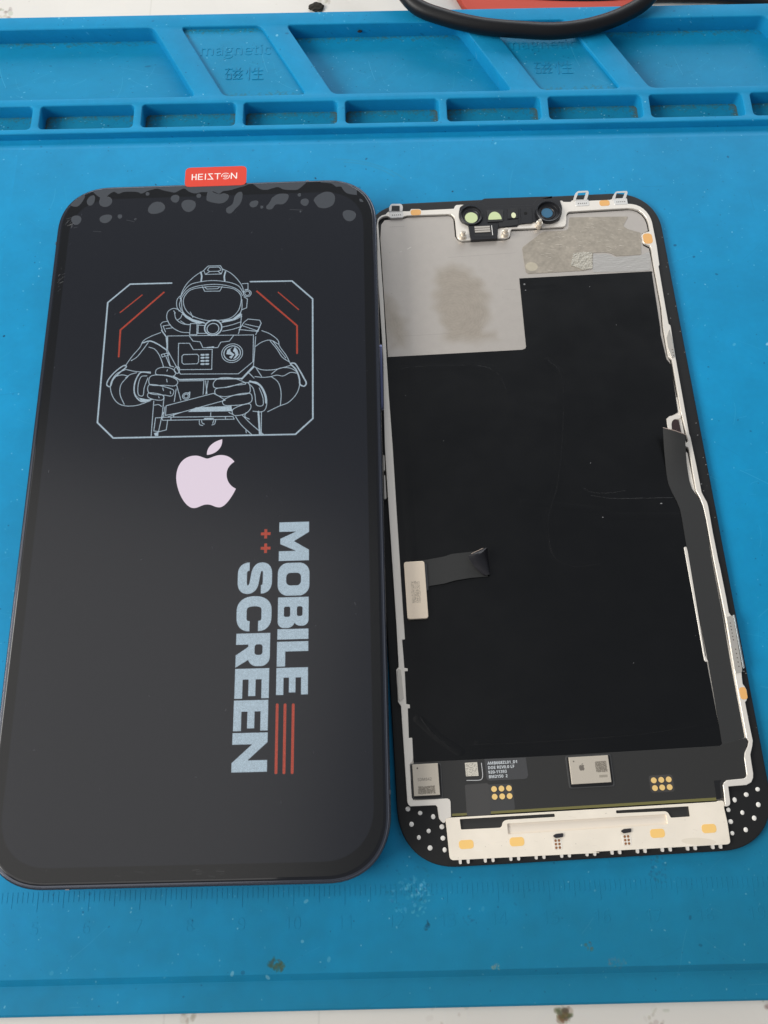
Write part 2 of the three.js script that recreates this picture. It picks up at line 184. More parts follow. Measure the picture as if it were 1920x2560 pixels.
// ------------------------------------------------------------------ smartphone
const PH = {
  ART: [
    'l0.33 -9.9 51.6 -19.8 51.67 -24.74 46.8 -24.52 15.77 -20.65 11.88 19.95 11.47 23.81 15.2 23.63 46.04 18.72 51.11 8.83 51.29',
    'r0.3 -16.73 48.57 -21.6 43.97',
    'r0.42 -11.61 49.1 -21.17 39.28 -21.01 32.31',
    'r0.42 10.46 48.59 20.04 38.98 20.11 31.77',
    'r0.28 15.51 48.14 20.36 43.27',
    's0.17 -7.69 47.19 -7.16 49.42 -6.12 51.47 -4.26 53.49 -2.35 54.84',
    's0.17 2.08 55.05 3.93 53.95 5.63 52.17 6.94 50.04 7.39 48.14',
    'p0.17 -1.41 56.03 1.55 56 2.16 54.78 1.81 53.69 -1.97 53.71 -2.41 54.84',
    'p0.17 -1.13 55.64 1.24 55.66 1.76 54.76 1.02 54.48 -0.95 54.48 -1.53 54.81',
    'l0.17 -1.97 53.71 -0.95 54.48',
    'l0.17 1.81 53.69 1.02 54.48',
    's0.17 -7.5 47.93 -6.92 49.15 -5.44 50.98 -2.86 51.72 -0.25 51.93 2.38 51.61 4.69 50.99 6.19 50.06 7.22 48.33',
    's0.17 -7.53 47.18 -6.02 49.49 -4.11 50.41 -0.21 50.87 2.41 50.62 5.06 49.73 6.56 48.54 7.08 47.51',
    'c0.17 -6.59 47.9 -5.37 49.47 -2.46 50.16 0.14 50.25 2.44 50.01 5.07 49.35 6.58 47.79 6.8 46.1 6.23 43.52 4.68 41.73 2.13 41.08 -1.41 41.21 -4.7 42.62 -6.24 44.34 -6.85 46.59',
    's0.17 -7.35 46.99 -6.75 43.62 -4.31 41.39 -1.37 40.33',
    's0.17 6.98 46.46 6.94 43.49 5.65 41.62 2.48 40.52',
    'f0.05 -7.02 43.81 -6 42.77 -4.33 41.61 -1.38 40.62 -2.81 40.23 -4.45 40.88 -5.95 41.93 -6.81 42.88',
    'f0.05 6.89 43.12 5.02 41.42 2.3 40.93 2.86 40.47 5.35 41.04 6.92 42.09',
    'l0.17 -2.54 50.35 -1.92 49.04 1.66 48.98 2.17 50.17',
    'l0.17 -1.94 50.21 -1.46 49.63 1.15 49.64 1.55 50.12',
    's0.33 -3.08 54.33 -2.83 53.25 -2.9 51.8',
    's0.33 2.8 54.26 2.58 53.04 2.7 51.71',
    'l0.17 6.91 50.79 8.28 50.86 8.33 49.23 7.61 49.18',
    'o0.17 8.2 48.11 9.11 48.07',
    'o0.17 8.2 48.11 8.78 48.08',
    'l0.17 7.41 47.2 8.28 46.57 8.15 44.19 6.94 43.64',
    's0.17 -7.73 47.94 -8.33 47.02 -8.32 45.16 -7.67 43.83',
    's0.17 -7.37 47.36 -7.7 45.51 -7.19 43.93',
    's0.17 -6.93 43.33 -8.02 44.33 -9.17 44.63 -10.32 43.82 -10.46 41.9 -9.11 39.65 -7.05 38.3 -4.95 38.01',
    's0.17 -8.75 43.5 -8.33 41.83 -6.84 40.52 -4.96 40.09',
    's0.17 -8.05 41.45 -7.31 41.97 -6.92 43.07',
    's0.17 -8.55 43.38 -8.97 43.99',
    'p0.17 -4.85 40.42 -3.3 40.36 -3.22 37.44 -4.92 37.5',
    'l0.17 -3.09 39.99 -1.28 39.74',
    'l0.17 -3.11 37.76 -1.19 37.7',
    'l0.17 -3.02 39.99 -2.98 37.76',
    'o0.3 0.51 39.13 2.5 39.06',
    'o0.2 0.46 38.88 1.84 38.83',
    's0.17 2.48 40.45 5.35 41.04 7.09 41.94',
    's0.17 2.69 39.23 5.07 39.81 6.91 40.47',
    's0.17 2.73 38.14 4.8 38.5 6.95 39.16',
    'l0.17 7.04 42.56 6.86 39.09 6.44 37.28',
    's0.17 -7.2 41.23 -5.87 40.27 -4.9 40.16',
    's0.17 -5.07 43.55 -4.35 42.05',
    'l0.17 -11.29 38.56 -11.86 40.48 -11.38 41.05 -10.11 41.3',
    'l0.17 -10.58 38.43 -11.25 40.02 -9.56 40.26',
    'l0.17 -10.47 39.26 -9.03 39.43',
    'l0.25 -11.5 38.83 -10.34 37.15 -9.91 34.25',
    'l0.17 6.56 38.29 7.62 40.3 8.56 41.15 11.3 40.76 11.67 39.94 10.96 37.78 6.56 38.44',
    'l0.17 7.89 39.85 11.35 38.85',
    'l0.17 11.55 39.65 10.47 36.96',
    'l0.17 7.33 39.43 11.05 37.84',
    's0.17 -11.69 38.29 -14.03 37.28 -15.62 36.18 -16.22 34.65 -17.84 32.38 -19.36 29.76',
    's0.28 -15.68 35.71 -14.11 36.12 -12.31 35.34 -10.14 33.72',
    's0.17 -14.41 35.77 -15.64 33.73 -16.86 31.99 -18.07 31.14',
    's0.17 -14.17 34.54 -12.86 33.99 -11.82 32.67 -11.09 31.07 -10.47 29.28',
    's0.17 11.85 37.96 13.78 37.02 15.73 35.15 16 33.88 17.69 31.14 18.66 28.99',
    's0.17 10.54 33.89 11.92 34.92 13.82 35.4 15.81 34.25',
    's0.17 13.82 35.22 15.45 33.01 16.75 30.82 18.28 29.64',
    's0.17 14.46 35.19 16.15 32.62 17.54 30.62',
    'p0.17 -10 37.32 9.96 36.9 10.02 29.92 6.77 26.93 -6.51 27.32 -9.78 33.53',
    'l0.17 -10 37.32 -10.03 33.53 -8.93 29.41',
    'l0.17 10.48 36.42 10.36 33.54 10.17 28.86 7.59 25.79',
    'l0.3 -7.99 26.73 -6.69 25.92 7.75 25.71',
    'l0.17 -4.9 37.03 -4.04 35.77 -2.36 35.5 -1.66 33.96 1.78 33.84 2.43 35.25 4.42 35.47 5.33 36.89',
    'l0.25 -0.7 33.93 0.82 34.09',
    'p0.17 -7.36 35.31 -4.81 35.22 -3.86 33.53 0.53 33.45 0.62 28.27 -7.08 28.46',
    'p0.17 -6.02 32.32 -2.91 32.29 -2.51 31.84 -2.5 30.25 -2.79 29.83 -5.89 29.83 -6.29 30.27 -6.38 31.91',
    'l0.42 -1.89 32.11 -1.38 32.09',
    'l0.42 -0.81 32.11 -0.37 32.09',
    'l0.42 -1.85 31.36 -1.35 31.34',
    'l0.42 -0.78 31.36 -0.33 31.34',
    'l0.42 -1.82 30.54 -1.31 30.52',
    'l0.42 -0.74 30.54 -0.3 30.52',
    'l0.42 -1.78 29.73 -1.27 29.71',
    'l0.42 -0.71 29.72 -0.26 29.71',
    'o0.17 5.17 32.29 7.58 32.21',
    'o0.22 5.17 32.29 7.07 32.23',
    'f0.04 5.46 34.07 4.72 33.38 4.81 32.73 5.72 31.92 5 30.8 4.48 31.32 5.16 31.79 4.45 31.96 3.82 32.05 3.97 33.12',
    'f0.04 5.72 33.99 6.45 32.89 6.67 31.81 6.01 30.98 5.38 30.72 5.98 31.69 5.77 32.41 5.31 32.86',
    'p0.17 -11.18 32.5 -9.61 32.88 -9.39 32.3 -10.95 31.85',
    'l0.17 -10.55 32.62 -10.26 32.04',
    'l0.17 -10.02 31.82 -9.03 29.51',
    'l0.17 -8.94 29.51 -8.13 29.2',
    'c0.17 -12.13 27.51 -12.01 28.7 -10.34 29.21 -8.42 28.68 -7.57 27.6 -8.06 26.88 -9.9 27.15',
    'c0.17 -7.74 29.05 -6.99 29.16 -6.75 28.17 -7.15 27.48 -7.88 28.06',
    'c0.17 -13.41 26.85 -11.8 27.29 -7.97 26.38 -6.97 25.3 -7.48 24.45 -9.75 24.56 -13.38 24.96',
    'c0.17 -13.52 24.76 -9.08 23.91 -7.79 23.18 -8.15 21.88 -9.6 22.06 -13.46 22.88',
    'c0.17 -13.54 22.68 -10.06 21.94 -10.15 20.98 -11.71 20.96 -13.57 21.78',
    'l0.17 -9.59 26.16 -9.42 25.39',
    'l0.17 -10.34 23.96 -10.11 23.25',
    'l0.17 -8.55 22.93 -8.43 22.4',
    'l0.17 -11.14 21.8 -10.99 21.45',
    'l0.17 -9.51 28.54 -9.64 28.13',
    's0.28 -13.41 27.83 -15.57 28.05 -16.48 26.6 -16.87 24.24 -16.41 22.15 -14.87 20.66 -12.66 21.13',
    's0.17 -14.15 27.12 -15.37 26.99 -15.98 24.91 -15.67 22.3 -14.78 22.1 -14.55 24.17 -13.89 26.59',
    'f0.05 -16.57 22.68 -15.5 21.6 -13.91 21.21 -12.66 21.13 -14.87 20.66',
    's0.17 -19.11 28.94 -21.14 27.88 -22.3 25.47 -21.83 22.68 -20.41 20.57 -18.79 19.76 -15.99 19.73 -12.95 20.8',
    's0.17 -18.41 27.23 -19.94 25.04 -19.94 22.62 -18.82 20.1',
    's0.17 -16.58 28.01 -17.96 27.6 -19.01 26.76',
    's0.17 -19.17 28.94 -16.6 28.29 -13.43 28.11',
    's0.17 -21.25 27.26 -19.85 27.56 -18.57 27.23',
    'c0.25 -19.38 30.01 -21.35 28.6 -23 26.26 -23.15 25.08 -22.42 24.64 -21.82 26.5 -20.15 28.48 -19.03 29.65',
    'l0.17 -12.16 20.7 -12.19 12.11',
    'l0.17 -9.88 21.59 -10.05 16.81 -9.82 16.47',
    's0.17 -11.94 19.67 -11.01 19.77 -10.3 19.27',
    'p0.17 -11.49 16.52 -10.13 16.55 -10.6 13.13 -11.68 13.3',
    'l0.17 -8.73 15.89 -8.9 13.48 -10.59 13.06',
    'f0.1 -11.65 12.76 -10.6 13.13 -10.59 12.06 -11.3 12.08',
    'c0.3 18.66 29.13 19.54 29.17 20.63 27.51 21.71 25.38 22.28 23.97 21.79 23.29 20.91 23.73 20.71 25.13 19.94 27.54',
    's0.17 14.31 26.61 16.16 28.02 18.68 27.93 20.42 26.47 20.76 23.67 20 21.28 18.17 19.28 16.32 18.53 13.63 17.19',
    's0.17 10.17 28.71 12.08 27.8 14.91 27.71 18.61 28.64',
    's0.17 14.01 25.92 15.57 26.28 16.98 26.03 18.69 26.88 20.26 26.61',
    's0.17 14.32 25.98 15.85 24.53 16.57 22.08 16.51 18.59',
    's0.17 9.03 24.69 10.91 24.7 12.51 22.91 13.37 20.47 13.12 17.82 12.33 17.23 10.35 17.43',
    's0.17 9.03 24.55 10.16 23.33 10.67 21.59 11.24 18.83 12.48 18.79 12.56 20.5 11.63 23.22',
    's0.4 9.49 24.95 11.71 23.91 13.05 21.17 13.27 19.45',
    's0.17 10.56 26.1 12.44 25.83 14.38 25.97',
    'l0.17 10.82 28.2 12.12 26.05',
    'l0.17 9.12 27.13 10.41 25.69',
    'l0.3 7.6 25.58 10.18 28.5',
    'c0.17 1.15 24.68 2.1 25.83 4.6 26.03 7.13 25.31 8.57 24.36 5.92 24.03 3.44 23.56 1.44 23.63',
    'c0.17 1.71 23.2 4.69 23.66 9.03 24.59 9.57 23.18 9.42 22.05 6.01 21.54 3.53 21.28 1.76 21.96',
    'c0.17 3.42 20.12 4.78 21.1 7.55 21.87 9.74 21.76 9.97 19.9 8.57 19.26 5.78 19.01 3.79 19.21',
    'c0.17 5.76 17.92 7.65 18.95 9.68 19.22 9.83 18.2 8.64 16.88 6.18 16.55 5.72 17.25',
    'p0.17 -9.28 19.44 1.31 22.18 2.43 21.52 4.03 20.37 -5.92 17.63 -9.3 17.06',
    'l0.17 -9.55 19.18 -9.71 16.8',
    'l0.17 -5.92 17.63 -8.66 16.7',
    'f0.05 -4.38 17.71 -2.51 18.81 5.48 18.89 5.71 17.58',
    'p0.17 -10.14 16.61 5.88 16.29 6.21 15.61 -9.84 15.86',
    'l0.17 -9.78 17.82 -10.14 16.75',
    'l0.17 -7.46 17.41 -7.42 16.66',
    'l0.17 -8.03 16.54 -7.99 15.87',
    'l0.17 0.89 17.4 0.88 16.39',
    'l0.17 4.92 17.34 5.86 16.77',
    'l0.17 4.18 16.28 4.3 15.6',
    's0.17 -1.62 15.52 -1.44 14.51 -0.76 14.28',
    's0.17 -1.12 15.51 -0.91 14.89 -0.46 14.61',
    's0.17 2.08 15.54 1.82 14.57 1.27 14.35',
    's0.17 1.65 15.48 1.44 14.75',
    'l0.28 -0.46 15.96 1.45 15.93',
    'l0.17 -6.67 25.57 -1.02 25.45 -1.05 21.98',
    'l0.17 -0.64 25.44 -0.18 22.09',
    'l0.17 -0.07 25.42 -0.43 22.03',
    'l0.17 -7.17 24.44 -6.03 20.71',
    'l0.17 -7.25 23.57 -7.51 20.41',
    'o0.17 -4.9 21.7 -4.09 21.67',
    'o0.17 -4.9 21.7 -4.4 21.68',
    'l0.17 -4.47 22.44 -4.08 22.71 -4.1 21.88',
    's0.17 6.5 16.2 7.79 14.21 10.32 11.65',
    's0.17 8.03 16.49 9.94 14.41 12.83 11.7',
    'l0.38 11.59 17.29 12.03 11.93',
    'l0.17 12.27 17.27 12.34 11.79',
    's0.17 8.81 17.14 8.59 16.2 9.6 15.49',
    'l0.17 8.91 12.83 9.02 12.16',
  ],
  PLUS: [
    '13.87 -11.45',
    '13.91 -14.66',
  ],
  RED3: [
    '16.95 -47.3 16.93 -60.21',
    '18.52 -47.34 18.49 -60.25',
    '20.16 -47.38 20.09 -60.29',
  ],
  TYPE: [
    'M -8.98 -17.53 16.74 23.12',
    'O -18.01 -25.07 16.6 23.26',
    'B -25.4 -31.84 16.74 23.12',
    'I -32.07 -34.21 16.72 23.11',
    'L -34.66 -39.72 16.69 23.1',
    'E -39.97 -45.36 16.66 23.07',
    'S -17.64 -24.5 8.2 15.41',
    'C -24.94 -32.37 8.2 15.46',
    'R -32.76 -39.7 8.3 15.28',
    'E -39.95 -45.9 8.3 15.23',
    'E -46.24 -52.2 8.26 15.17',
    'N -52.56 -60 8.2 15.18',
  ],
  LEAF: 'M3.7 10.79 C1.8 10.32 0.28 9.12 0.47 7.15 C2.1 7.18 3.97 8.43 3.7 10.79',
  APPLE: 'M0.58 6.25 C-0.3 6.39 -1.02 7.09 -2.24 7.05 C-4.85 7.02 -6.19 4.82 -6.02 1.85 C-5.8 -0.9 -3.86 -5.13 -1.81 -5.19 C-0.79 -5.22 -0.14 -4.41 1.05 -4.45 C2.24 -4.48 2.62 -5.21 3.81 -5.18 C5 -5.14 6.44 -2.73 7.14 -1.01 C5.5 -0.15 5 1.33 4.99 2.51 C5 3.99 5.84 4.82 6.61 5.35 C5.78 6.5 4.72 6.98 3.5 7.02 C2.11 6.99 1.44 6.33 0.58 6.25',
  BUBBLES: [
    '-36.3 75.07 -34.87 76.67 -33.19 77.97 -32.96 77.03 -33.52 75.64 -34.23 74.6 -35.19 74.42',
    '-30.47 75.56 -30.73 74.95 -31.16 74.61 -31.59 74.65 -31.94 74.9 -32.22 75.33 -32.32 75.96 -32.15 76.64 -31.81 77.15 -31.42 77.49 -30.98 77.64 -30.58 77.41 -30.38 76.85 -30.37 76.21',
    '-33.17 70.41 -33.3 69.85 -33.57 69.38 -34.01 69.06 -34.58 69.07 -35.09 69.43 -35.44 69.93 -35.67 70.51 -35.67 71.14 -35.33 71.6 -34.82 71.78 -34.28 71.75 -33.74 71.53 -33.3 71.05',
    '-25.66 71 -25.75 70.44 -26.03 69.94 -26.49 69.5 -27.16 69.28 -27.82 69.39 -28.29 69.72 -28.62 70.15 -28.71 70.69 -28.42 71.23 -27.84 71.58 -27.19 71.73 -26.53 71.73 -25.94 71.49',
    '-23.17 71.06 -23.33 70.64 -23.69 70.41 -24.1 70.66 -24.31 71.11 -24.2 71.57 -23.79 71.69 -23.37 71.53',
    '-19.56 70.11 -19.67 69.83 -19.97 69.87 -20.17 70.14 -20.01 70.39 -19.71 70.41',
    '-16.87 77.51 -17.02 77.15 -17.34 76.99 -17.71 77.14 -17.84 77.55 -17.76 77.94 -17.41 78.07 -17.07 77.89',
    '-29.11 76.98 -29.16 76.33 -29.24 75.58 -28.85 74.6 -27.73 74.06 -26.68 74.3 -26.04 75.24 -26.21 76.32 -26.99 77 -27.72 77.18 -27.42 77.89 -28.52 78.15 -29.16 77.63',
    '-12.9 73.81 -12.77 73.01 -13.2 72.24 -14 71.76 -14.88 71.54 -15.79 71.54 -16.6 71.91 -16.96 72.64 -16.85 73.43 -16.48 74.16 -15.84 74.8 -14.91 75.1 -14.01 74.92 -13.35 74.43',
    '-9.4 75.79 -9.55 75.12 -10.02 74.65 -10.71 74.74 -11.24 75.21 -11.55 75.87 -11.37 76.56 -10.82 76.9 -10.17 76.94 -9.57 76.51',
    '-4.03 76.41 -4.16 75.94 -4.59 75.82 -5.02 75.98 -5.21 76.46 -5.04 76.89 -4.65 77.12 -4.23 76.87',
    '-5.23 73.56 -5.44 72.82 -5.85 72.21 -6.5 71.79 -7.31 71.82 -8 72.29 -8.47 72.94 -8.77 73.7 -8.71 74.51 -8.2 75.12 -7.47 75.33 -6.7 75.3 -5.94 75.03 -5.36 74.38',
    '-2.69 75.52 -2.4 74.86 -1.03 74.29 1.12 73.95 2.58 74.98 2.75 76.27 1.54 76.97 0.48 76.69 -1.16 77.4 -1.73 78.08 -2.51 77.46',
    '4.26 75.89 5.03 77.02 5.99 77.11 6.21 75.49 5.68 73.57 4.65 72.33 3.63 70.97 2.56 71.14 2.35 72.42 3.8 73.65',
    '10.17 73.93 10.13 73.48 9.94 73.06 9.63 72.69 9.16 72.47 8.68 72.52 8.33 72.76 8.08 73.09 7.99 73.52 8.18 73.98 8.58 74.29 9.04 74.44 9.51 74.48 9.95 74.32',
    '12.16 72.67 12.89 73.61 13.66 75.19 15.24 76.22 17.39 76.01 17.46 74.58 16.36 73.15 14.5 73.09 13.56 71.79 12.39 71.83',
    '20.64 75.68 20.46 75.23 20.03 75.28 19.79 75.72 20.02 76.14 20.45 76.16',
    '22.55 73.48 22.39 72.86 21.92 72.41 21.28 72.51 20.8 72.93 20.53 73.56 20.74 74.21 21.28 74.52 21.9 74.56 22.43 74.15',
    '23.93 73.58 23.86 74.23 24.6 75.28 25.85 76.09 26.92 76.41 28.17 76.1 28.88 75.1 28.98 73.81 28.51 72.44 27.27 71.64 26.2 71.53 24.96 71.94',
    '33.99 68.61 33.65 68.05 33.15 67.61 32.46 67.46 31.75 67.76 31.26 68.35 30.96 69.01 30.87 69.74 31.15 70.4 31.77 70.72 32.47 70.71 33.15 70.51 33.77 70.04 34.09 69.33',
    '35.09 74 35.48 73.81 35.93 73.06 35.34 73.09 35.01 73.46',
    '11.43 72.45 11.23 72.08 10.86 72.07 10.69 72.48 10.84 72.87 11.22 72.83',
    '20.75 70.74 20.65 70.52 20.44 70.53 20.33 70.75 20.43 70.97 20.64 70.96',
    '-19.56 70.1 -19.63 69.87 -19.85 69.9 -19.98 70.11 -19.88 70.32 -19.66 70.33',
  ],
  BAND1: '-30.89 78.47 -29.42 77.11 -28.02 76.4 -26.94 77.79 -25.76 78.52 -24.63 77.82 -23.58 78.3 -21.16 78.34 -19.79 78.15 -18.95 77.66 -17.65 78.32 -16.59 78.67 -14.99 79 -13.33 78.35 -11.96 77.97 -10.6 77.65 -9.55 78.26 -8.34 78.8 -7.1 77.77 -5.46 77.18 -4.13 77.52 -2.51 77.46 -1.18 77.66 0.47 76.82 1.25 77.56 3.12 77.81 4.98 78.46 6.59 78.91 7.65 79.46',
  BAND2: '8.72 79.48 9.83 78.39 10.92 77.7 12.27 77.58 13.6 77.98 14.94 78.25 16.29 77.54 17.91 77.28 19.79 77.34 20.85 78.21 21.81 79.21',
  BAND3: '25.49 79.25 26.92 79.04 28.17 78.77 28.71 78.36 29.33 77.81 29.96 77.83 30.58 77.71 31.02 76.85 31.91 75.8 33.33 75.31 34.39 75.14',
};
const phone = thing('smartphone', 'dark smartphone lying face up with printed protective film, red pull tab and glowing fruit logo', 'smartphone', [-19.637, 84.849, 0.675]);
phone.rotation.order = 'YXZ'; phone.rotation.y = 0.002; phone.rotation.z = 1.35 / 78.1;
{
  const M_frame = mat({ color: lin(0.1, 0.108, 0.13), metalness: 0.95, roughness: 0.2 });
  const M_black = mat({ color: lin(0.006, 0.006, 0.008), roughness: 0.4 });
  const O = (d) => rrect(-39.05 + d, -80.4 + d, 39.05 - d, 80.4 - d, 12.6 - d, 16, 2.25);
  part('metal_frame', crease(slab(O(0), 0.05, 7.5, 0.55, [O(0.95)], 4), 0.5), M_frame, phone);
  part('chassis', slab(O(0.8), 0.15, 6.9), M_black, phone);
  part('cover_glass', crease(slab(rrect(-38.25, -79.65, 38.25, 79.75, 11.9, 16, 2.25), 6.9, 7.65, 0.3, [], 4), 0.5), mat({ color: lin(0.004, 0.004, 0.006), roughness: 0.06, clearcoat: 0.4 }), phone);
  const FX = 37.75, FY0 = -79.05, FY1 = 79.55;
  const art = canvas(978, 2048, (x, w, h) => {
    const s = w / (2 * FX), X = (v) => (v + FX) * s, Y = (v) => (FY1 - v) * h / (FY1 - FY0);
    x.fillStyle = rgb(14, 15, 17); x.fillRect(0, 0, w, h);
    x.fillStyle = rgb(26, 28, 34); const q = rrect(-35.85, -76.5, 35.85, 76.3, 10, 12, 2.2); x.beginPath(); q.forEach((p) => x.lineTo(X(p.x), Y(p.y))); x.fill();
    const SIL = rgb(160, 178, 190), RED = rgb(164, 64, 48);
    x.lineCap = 'round'; x.lineJoin = 'round';
    const trace = (pts, curved, closed) => {
      x.beginPath();
      if (curved) { const c = new THREE.CatmullRomCurve3(pts.map((p) => new THREE.Vector3(p.x, p.y, 0)), closed, 'centripetal'); pts = c.getPoints(pts.length * 8); }
      pts.forEach((p, i) => (i ? x.lineTo(X(p.x), Y(p.y)) : x.moveTo(X(p.x), Y(p.y)))); if (closed) x.closePath();
    };
    for (const row of PH.ART) {
      const k = row[0], sp = row.indexOf(' '), wd = +row.slice(1, sp), pts = P(row.slice(sp + 1));
      x.strokeStyle = x.fillStyle = k === 'r' ? RED : SIL; x.lineWidth = wd * s * (k === 'r' ? 1 : 1.15);
      if (k === 'o') { x.beginPath(); x.arc(X(pts[0].x), Y(pts[0].y), pts[0].distanceTo(pts[1]) * s, 0, 7); x.stroke(); continue; }
      trace(pts, 'sc'.includes(k), 'cpf'.includes(k)); k === 'f' ? x.fill() : x.stroke();
    }
    x.fillStyle = x.strokeStyle = RED;
    for (const c of PH.PLUS) { const p = P(c)[0]; x.fillRect(X(p.x - 1.05), Y(p.y + 0.32), 2.1 * s, 0.64 * s); x.fillRect(X(p.x - 0.32), Y(p.y + 1.05), 0.64 * s, 2.1 * s); }
    x.lineWidth = 0.58 * s; for (const l of PH.RED3) { trace(P(l)); x.stroke(); }
    x.fillStyle = x.strokeStyle = SIL; x.lineCap = 'butt';
    const solid = {
      M: [[0, 0, 0, 1, 0.27, 1, 0.5, 0.5, 0.73, 1, 1, 1, 1, 0, 0.75, 0, 0.75, 0.56, 0.57, 0.04, 0.43, 0.04, 0.25, 0.56, 0.25, 0]], I: [[0, 0, 0, 1, 1, 1, 1, 0]], L: [[0, 0, 0, 1, 0.4, 1, 0.4, 0.27, 1, 0.27, 1, 0]],
      E: [[0, 0, 0, 1, 1, 1, 1, 0.78, 0.37, 0.78, 0.37, 0.61, 0.92, 0.61, 0.92, 0.4, 0.37, 0.4, 0.37, 0.23, 1, 0.23, 1, 0]], N: [[0, 0, 0, 1, 0.25, 1, 0.7, 0.45, 0.7, 1, 1, 1, 1, 0, 0.76, 0, 0.3, 0.56, 0.3, 0]],
    };
    for (const row of PH.TYPE) {
      const ch = row[0], [a, b, lo, hi] = row.slice(2).split(' ').map(Number);
      x.save(); x.setTransform(0, (a - b) * s, (hi - lo) * s, 0, X(lo), Y(a)); x.beginPath();
      const R = (u, v, u2, v2, r) => x.roundRect(u, v, u2 - u, v2 - v, r);
      if (solid[ch]) for (const l of solid[ch]) { for (let i = 0; i < l.length; i += 2) i ? x.lineTo(l[i], l[i + 1]) : x.moveTo(l[0], l[1]); x.closePath(); x.fill(); }
      else if (ch === 'O') { R(0, 0, 1, 1, 0.32); R(0.31, 0.27, 0.69, 0.73, 0.13); x.fill('evenodd'); }
      else if (ch === 'B') { x.roundRect(0, 0, 1, 0.56, [0, 0.2, 0.24, 0]); x.roundRect(0, 0.5, 0.94, 0.5, [0, 0.24, 0.2, 0]); x.fill(); x.fillStyle = rgb(26, 28, 34); x.beginPath(); R(0.31, 0.62, 0.62, 0.8, 0.06); R(0.31, 0.2, 0.64, 0.4, 0.06); x.fill(); x.fillStyle = SIL; }
      else if (ch === 'R') { x.rect(0, 0, 0.33, 1); x.roundRect(0, 0.36, 0.97, 0.64, [0, 0.26, 0.26, 0]); x.moveTo(0.36, 0.42); x.lineTo(0.64, 0); x.lineTo(1, 0); x.lineTo(0.74, 0.44); x.fill(); x.fillStyle = rgb(26, 28, 34); x.beginPath(); R(0.33, 0.55, 0.64, 0.78, 0.08); x.fill(); x.fillStyle = SIL; }
      else { x.lineWidth = 0.27; if (ch === 'S') { x.moveTo(0.86, 0.68); x.quadraticCurveTo(0.86, 0.865, 0.62, 0.865); x.lineTo(0.38, 0.865); x.quadraticCurveTo(0.15, 0.865, 0.15, 0.7); x.quadraticCurveTo(0.15, 0.55, 0.4, 0.52); x.lineTo(0.6, 0.49); x.quadraticCurveTo(0.86, 0.46, 0.86, 0.3); x.quadraticCurveTo(0.86, 0.135, 0.62, 0.135); x.lineTo(0.36, 0.135); x.quadraticCurveTo(0.14, 0.135, 0.14, 0.34); } else { x.lineWidth = 0.29; x.moveTo(0.85, 0.62); x.quadraticCurveTo(0.85, 0.855, 0.6, 0.855); x.lineTo(0.42, 0.855); x.quadraticCurveTo(0.15, 0.855, 0.15, 0.5); x.quadraticCurveTo(0.15, 0.145, 0.42, 0.145); x.lineTo(0.6, 0.145); x.quadraticCurveTo(0.85, 0.145, 0.85, 0.38); } x.stroke(); }
      x.restore();
    }
    grain(x, w, h, 0.28, 60);
    const fleck = (px, py, l, a, al) => { x.strokeStyle = rgb(150, 150, 148, al); x.lineWidth = rr(0.08, 0.2) * s; x.lineCap = 'round'; x.beginPath(); x.moveTo(X(px), Y(py)); x.lineTo(X(px + Math.cos(a) * l), Y(py + Math.sin(a) * l)); x.stroke(); };
    for (let i = 0; i < 14; i++) fleck(rr(-14, 8), rr(-78.6, -77), rr(0.3, 2), rr(-0.2, 0.2), rr(0.06, 0.2));
    for (let i = 0; i < 18; i++) fleck(rr(-37, -34.5), rr(68, 71), rr(0.3, 1.2), rr(0.2, 1.4), rr(0.2, 0.6));
    for (let i = 0; i < 12; i++) fleck(rr(-37.4, -36), rr(50, 55), rr(0.3, 1), rr(0.4, 1.2), rr(0.2, 0.5));
    for (let i = 0; i < 60; i++) fleck(rr(-37, 37), rr(-78, 78), rr(0.05, 0.5), rr(0, 3), rr(0.08, 0.35));
    fleck(-30, 67, 2, -0.1, 0.3); fleck(-22, 70, 2, -0.3, 0.25); fleck(18, 71.5, 3, -0.1, 0.3);
  });
  const filmShape = rrect(-FX, FY0, FX, FY1, 11.6, 16, 2.25);
  const film = part('protective_film', crease(uvBox(slab(filmShape, 7.65, 7.8, 0.04, [], 1), -FX, FY0, 2 * FX, FY1 - FY0), 0.5), mat({ map: art, roughness: 0.22, specularIntensity: 0.95 }), phone);
  const M_air = mat({ color: lin(0.06, 0.066, 0.075), roughness: 0.18, clearcoat: 0.6, clearcoatRoughness: 0.1 });  // grey colour stands in for the reflection at the air gap under the film
  for (const b of PH.BUBBLES) part('air_bubble', slab(smooth(P(b), 3), 7.78, 7.83, 0.02, [], 2), M_air, film);
  const under = (s) => { const low = P(s); return low.map((p) => p.clone()); };
  const topEdge = (xx) => Math.min(79.45, Math.abs(xx) > FX - 11.6 ? FY1 - 11.6 + 11.6 * (1 - Math.min(1, ((Math.abs(xx) - (FX - 11.6)) / 11.6)) ** 2.25) ** (1 / 2.25) - 0.1 : 79.45);
  for (const s of [PH.BAND1, PH.BAND2, PH.BAND3]) {                         // unstuck rim of the film, wavy towards the screen
    const low = new THREE.CatmullRomCurve3(under(s).map((p) => new THREE.Vector3(p.x, p.y, 0))).getPoints(70).map((p) => new THREE.Vector2(p.x, Math.min(p.y, topEdge(p.x) - 0.02)));
    const up = low.slice().reverse().map((p) => new THREE.Vector2(p.x, topEdge(p.x)));
    part('air_bubble', slab([...low, ...up], 7.79, 7.815), M_air, film);
  }
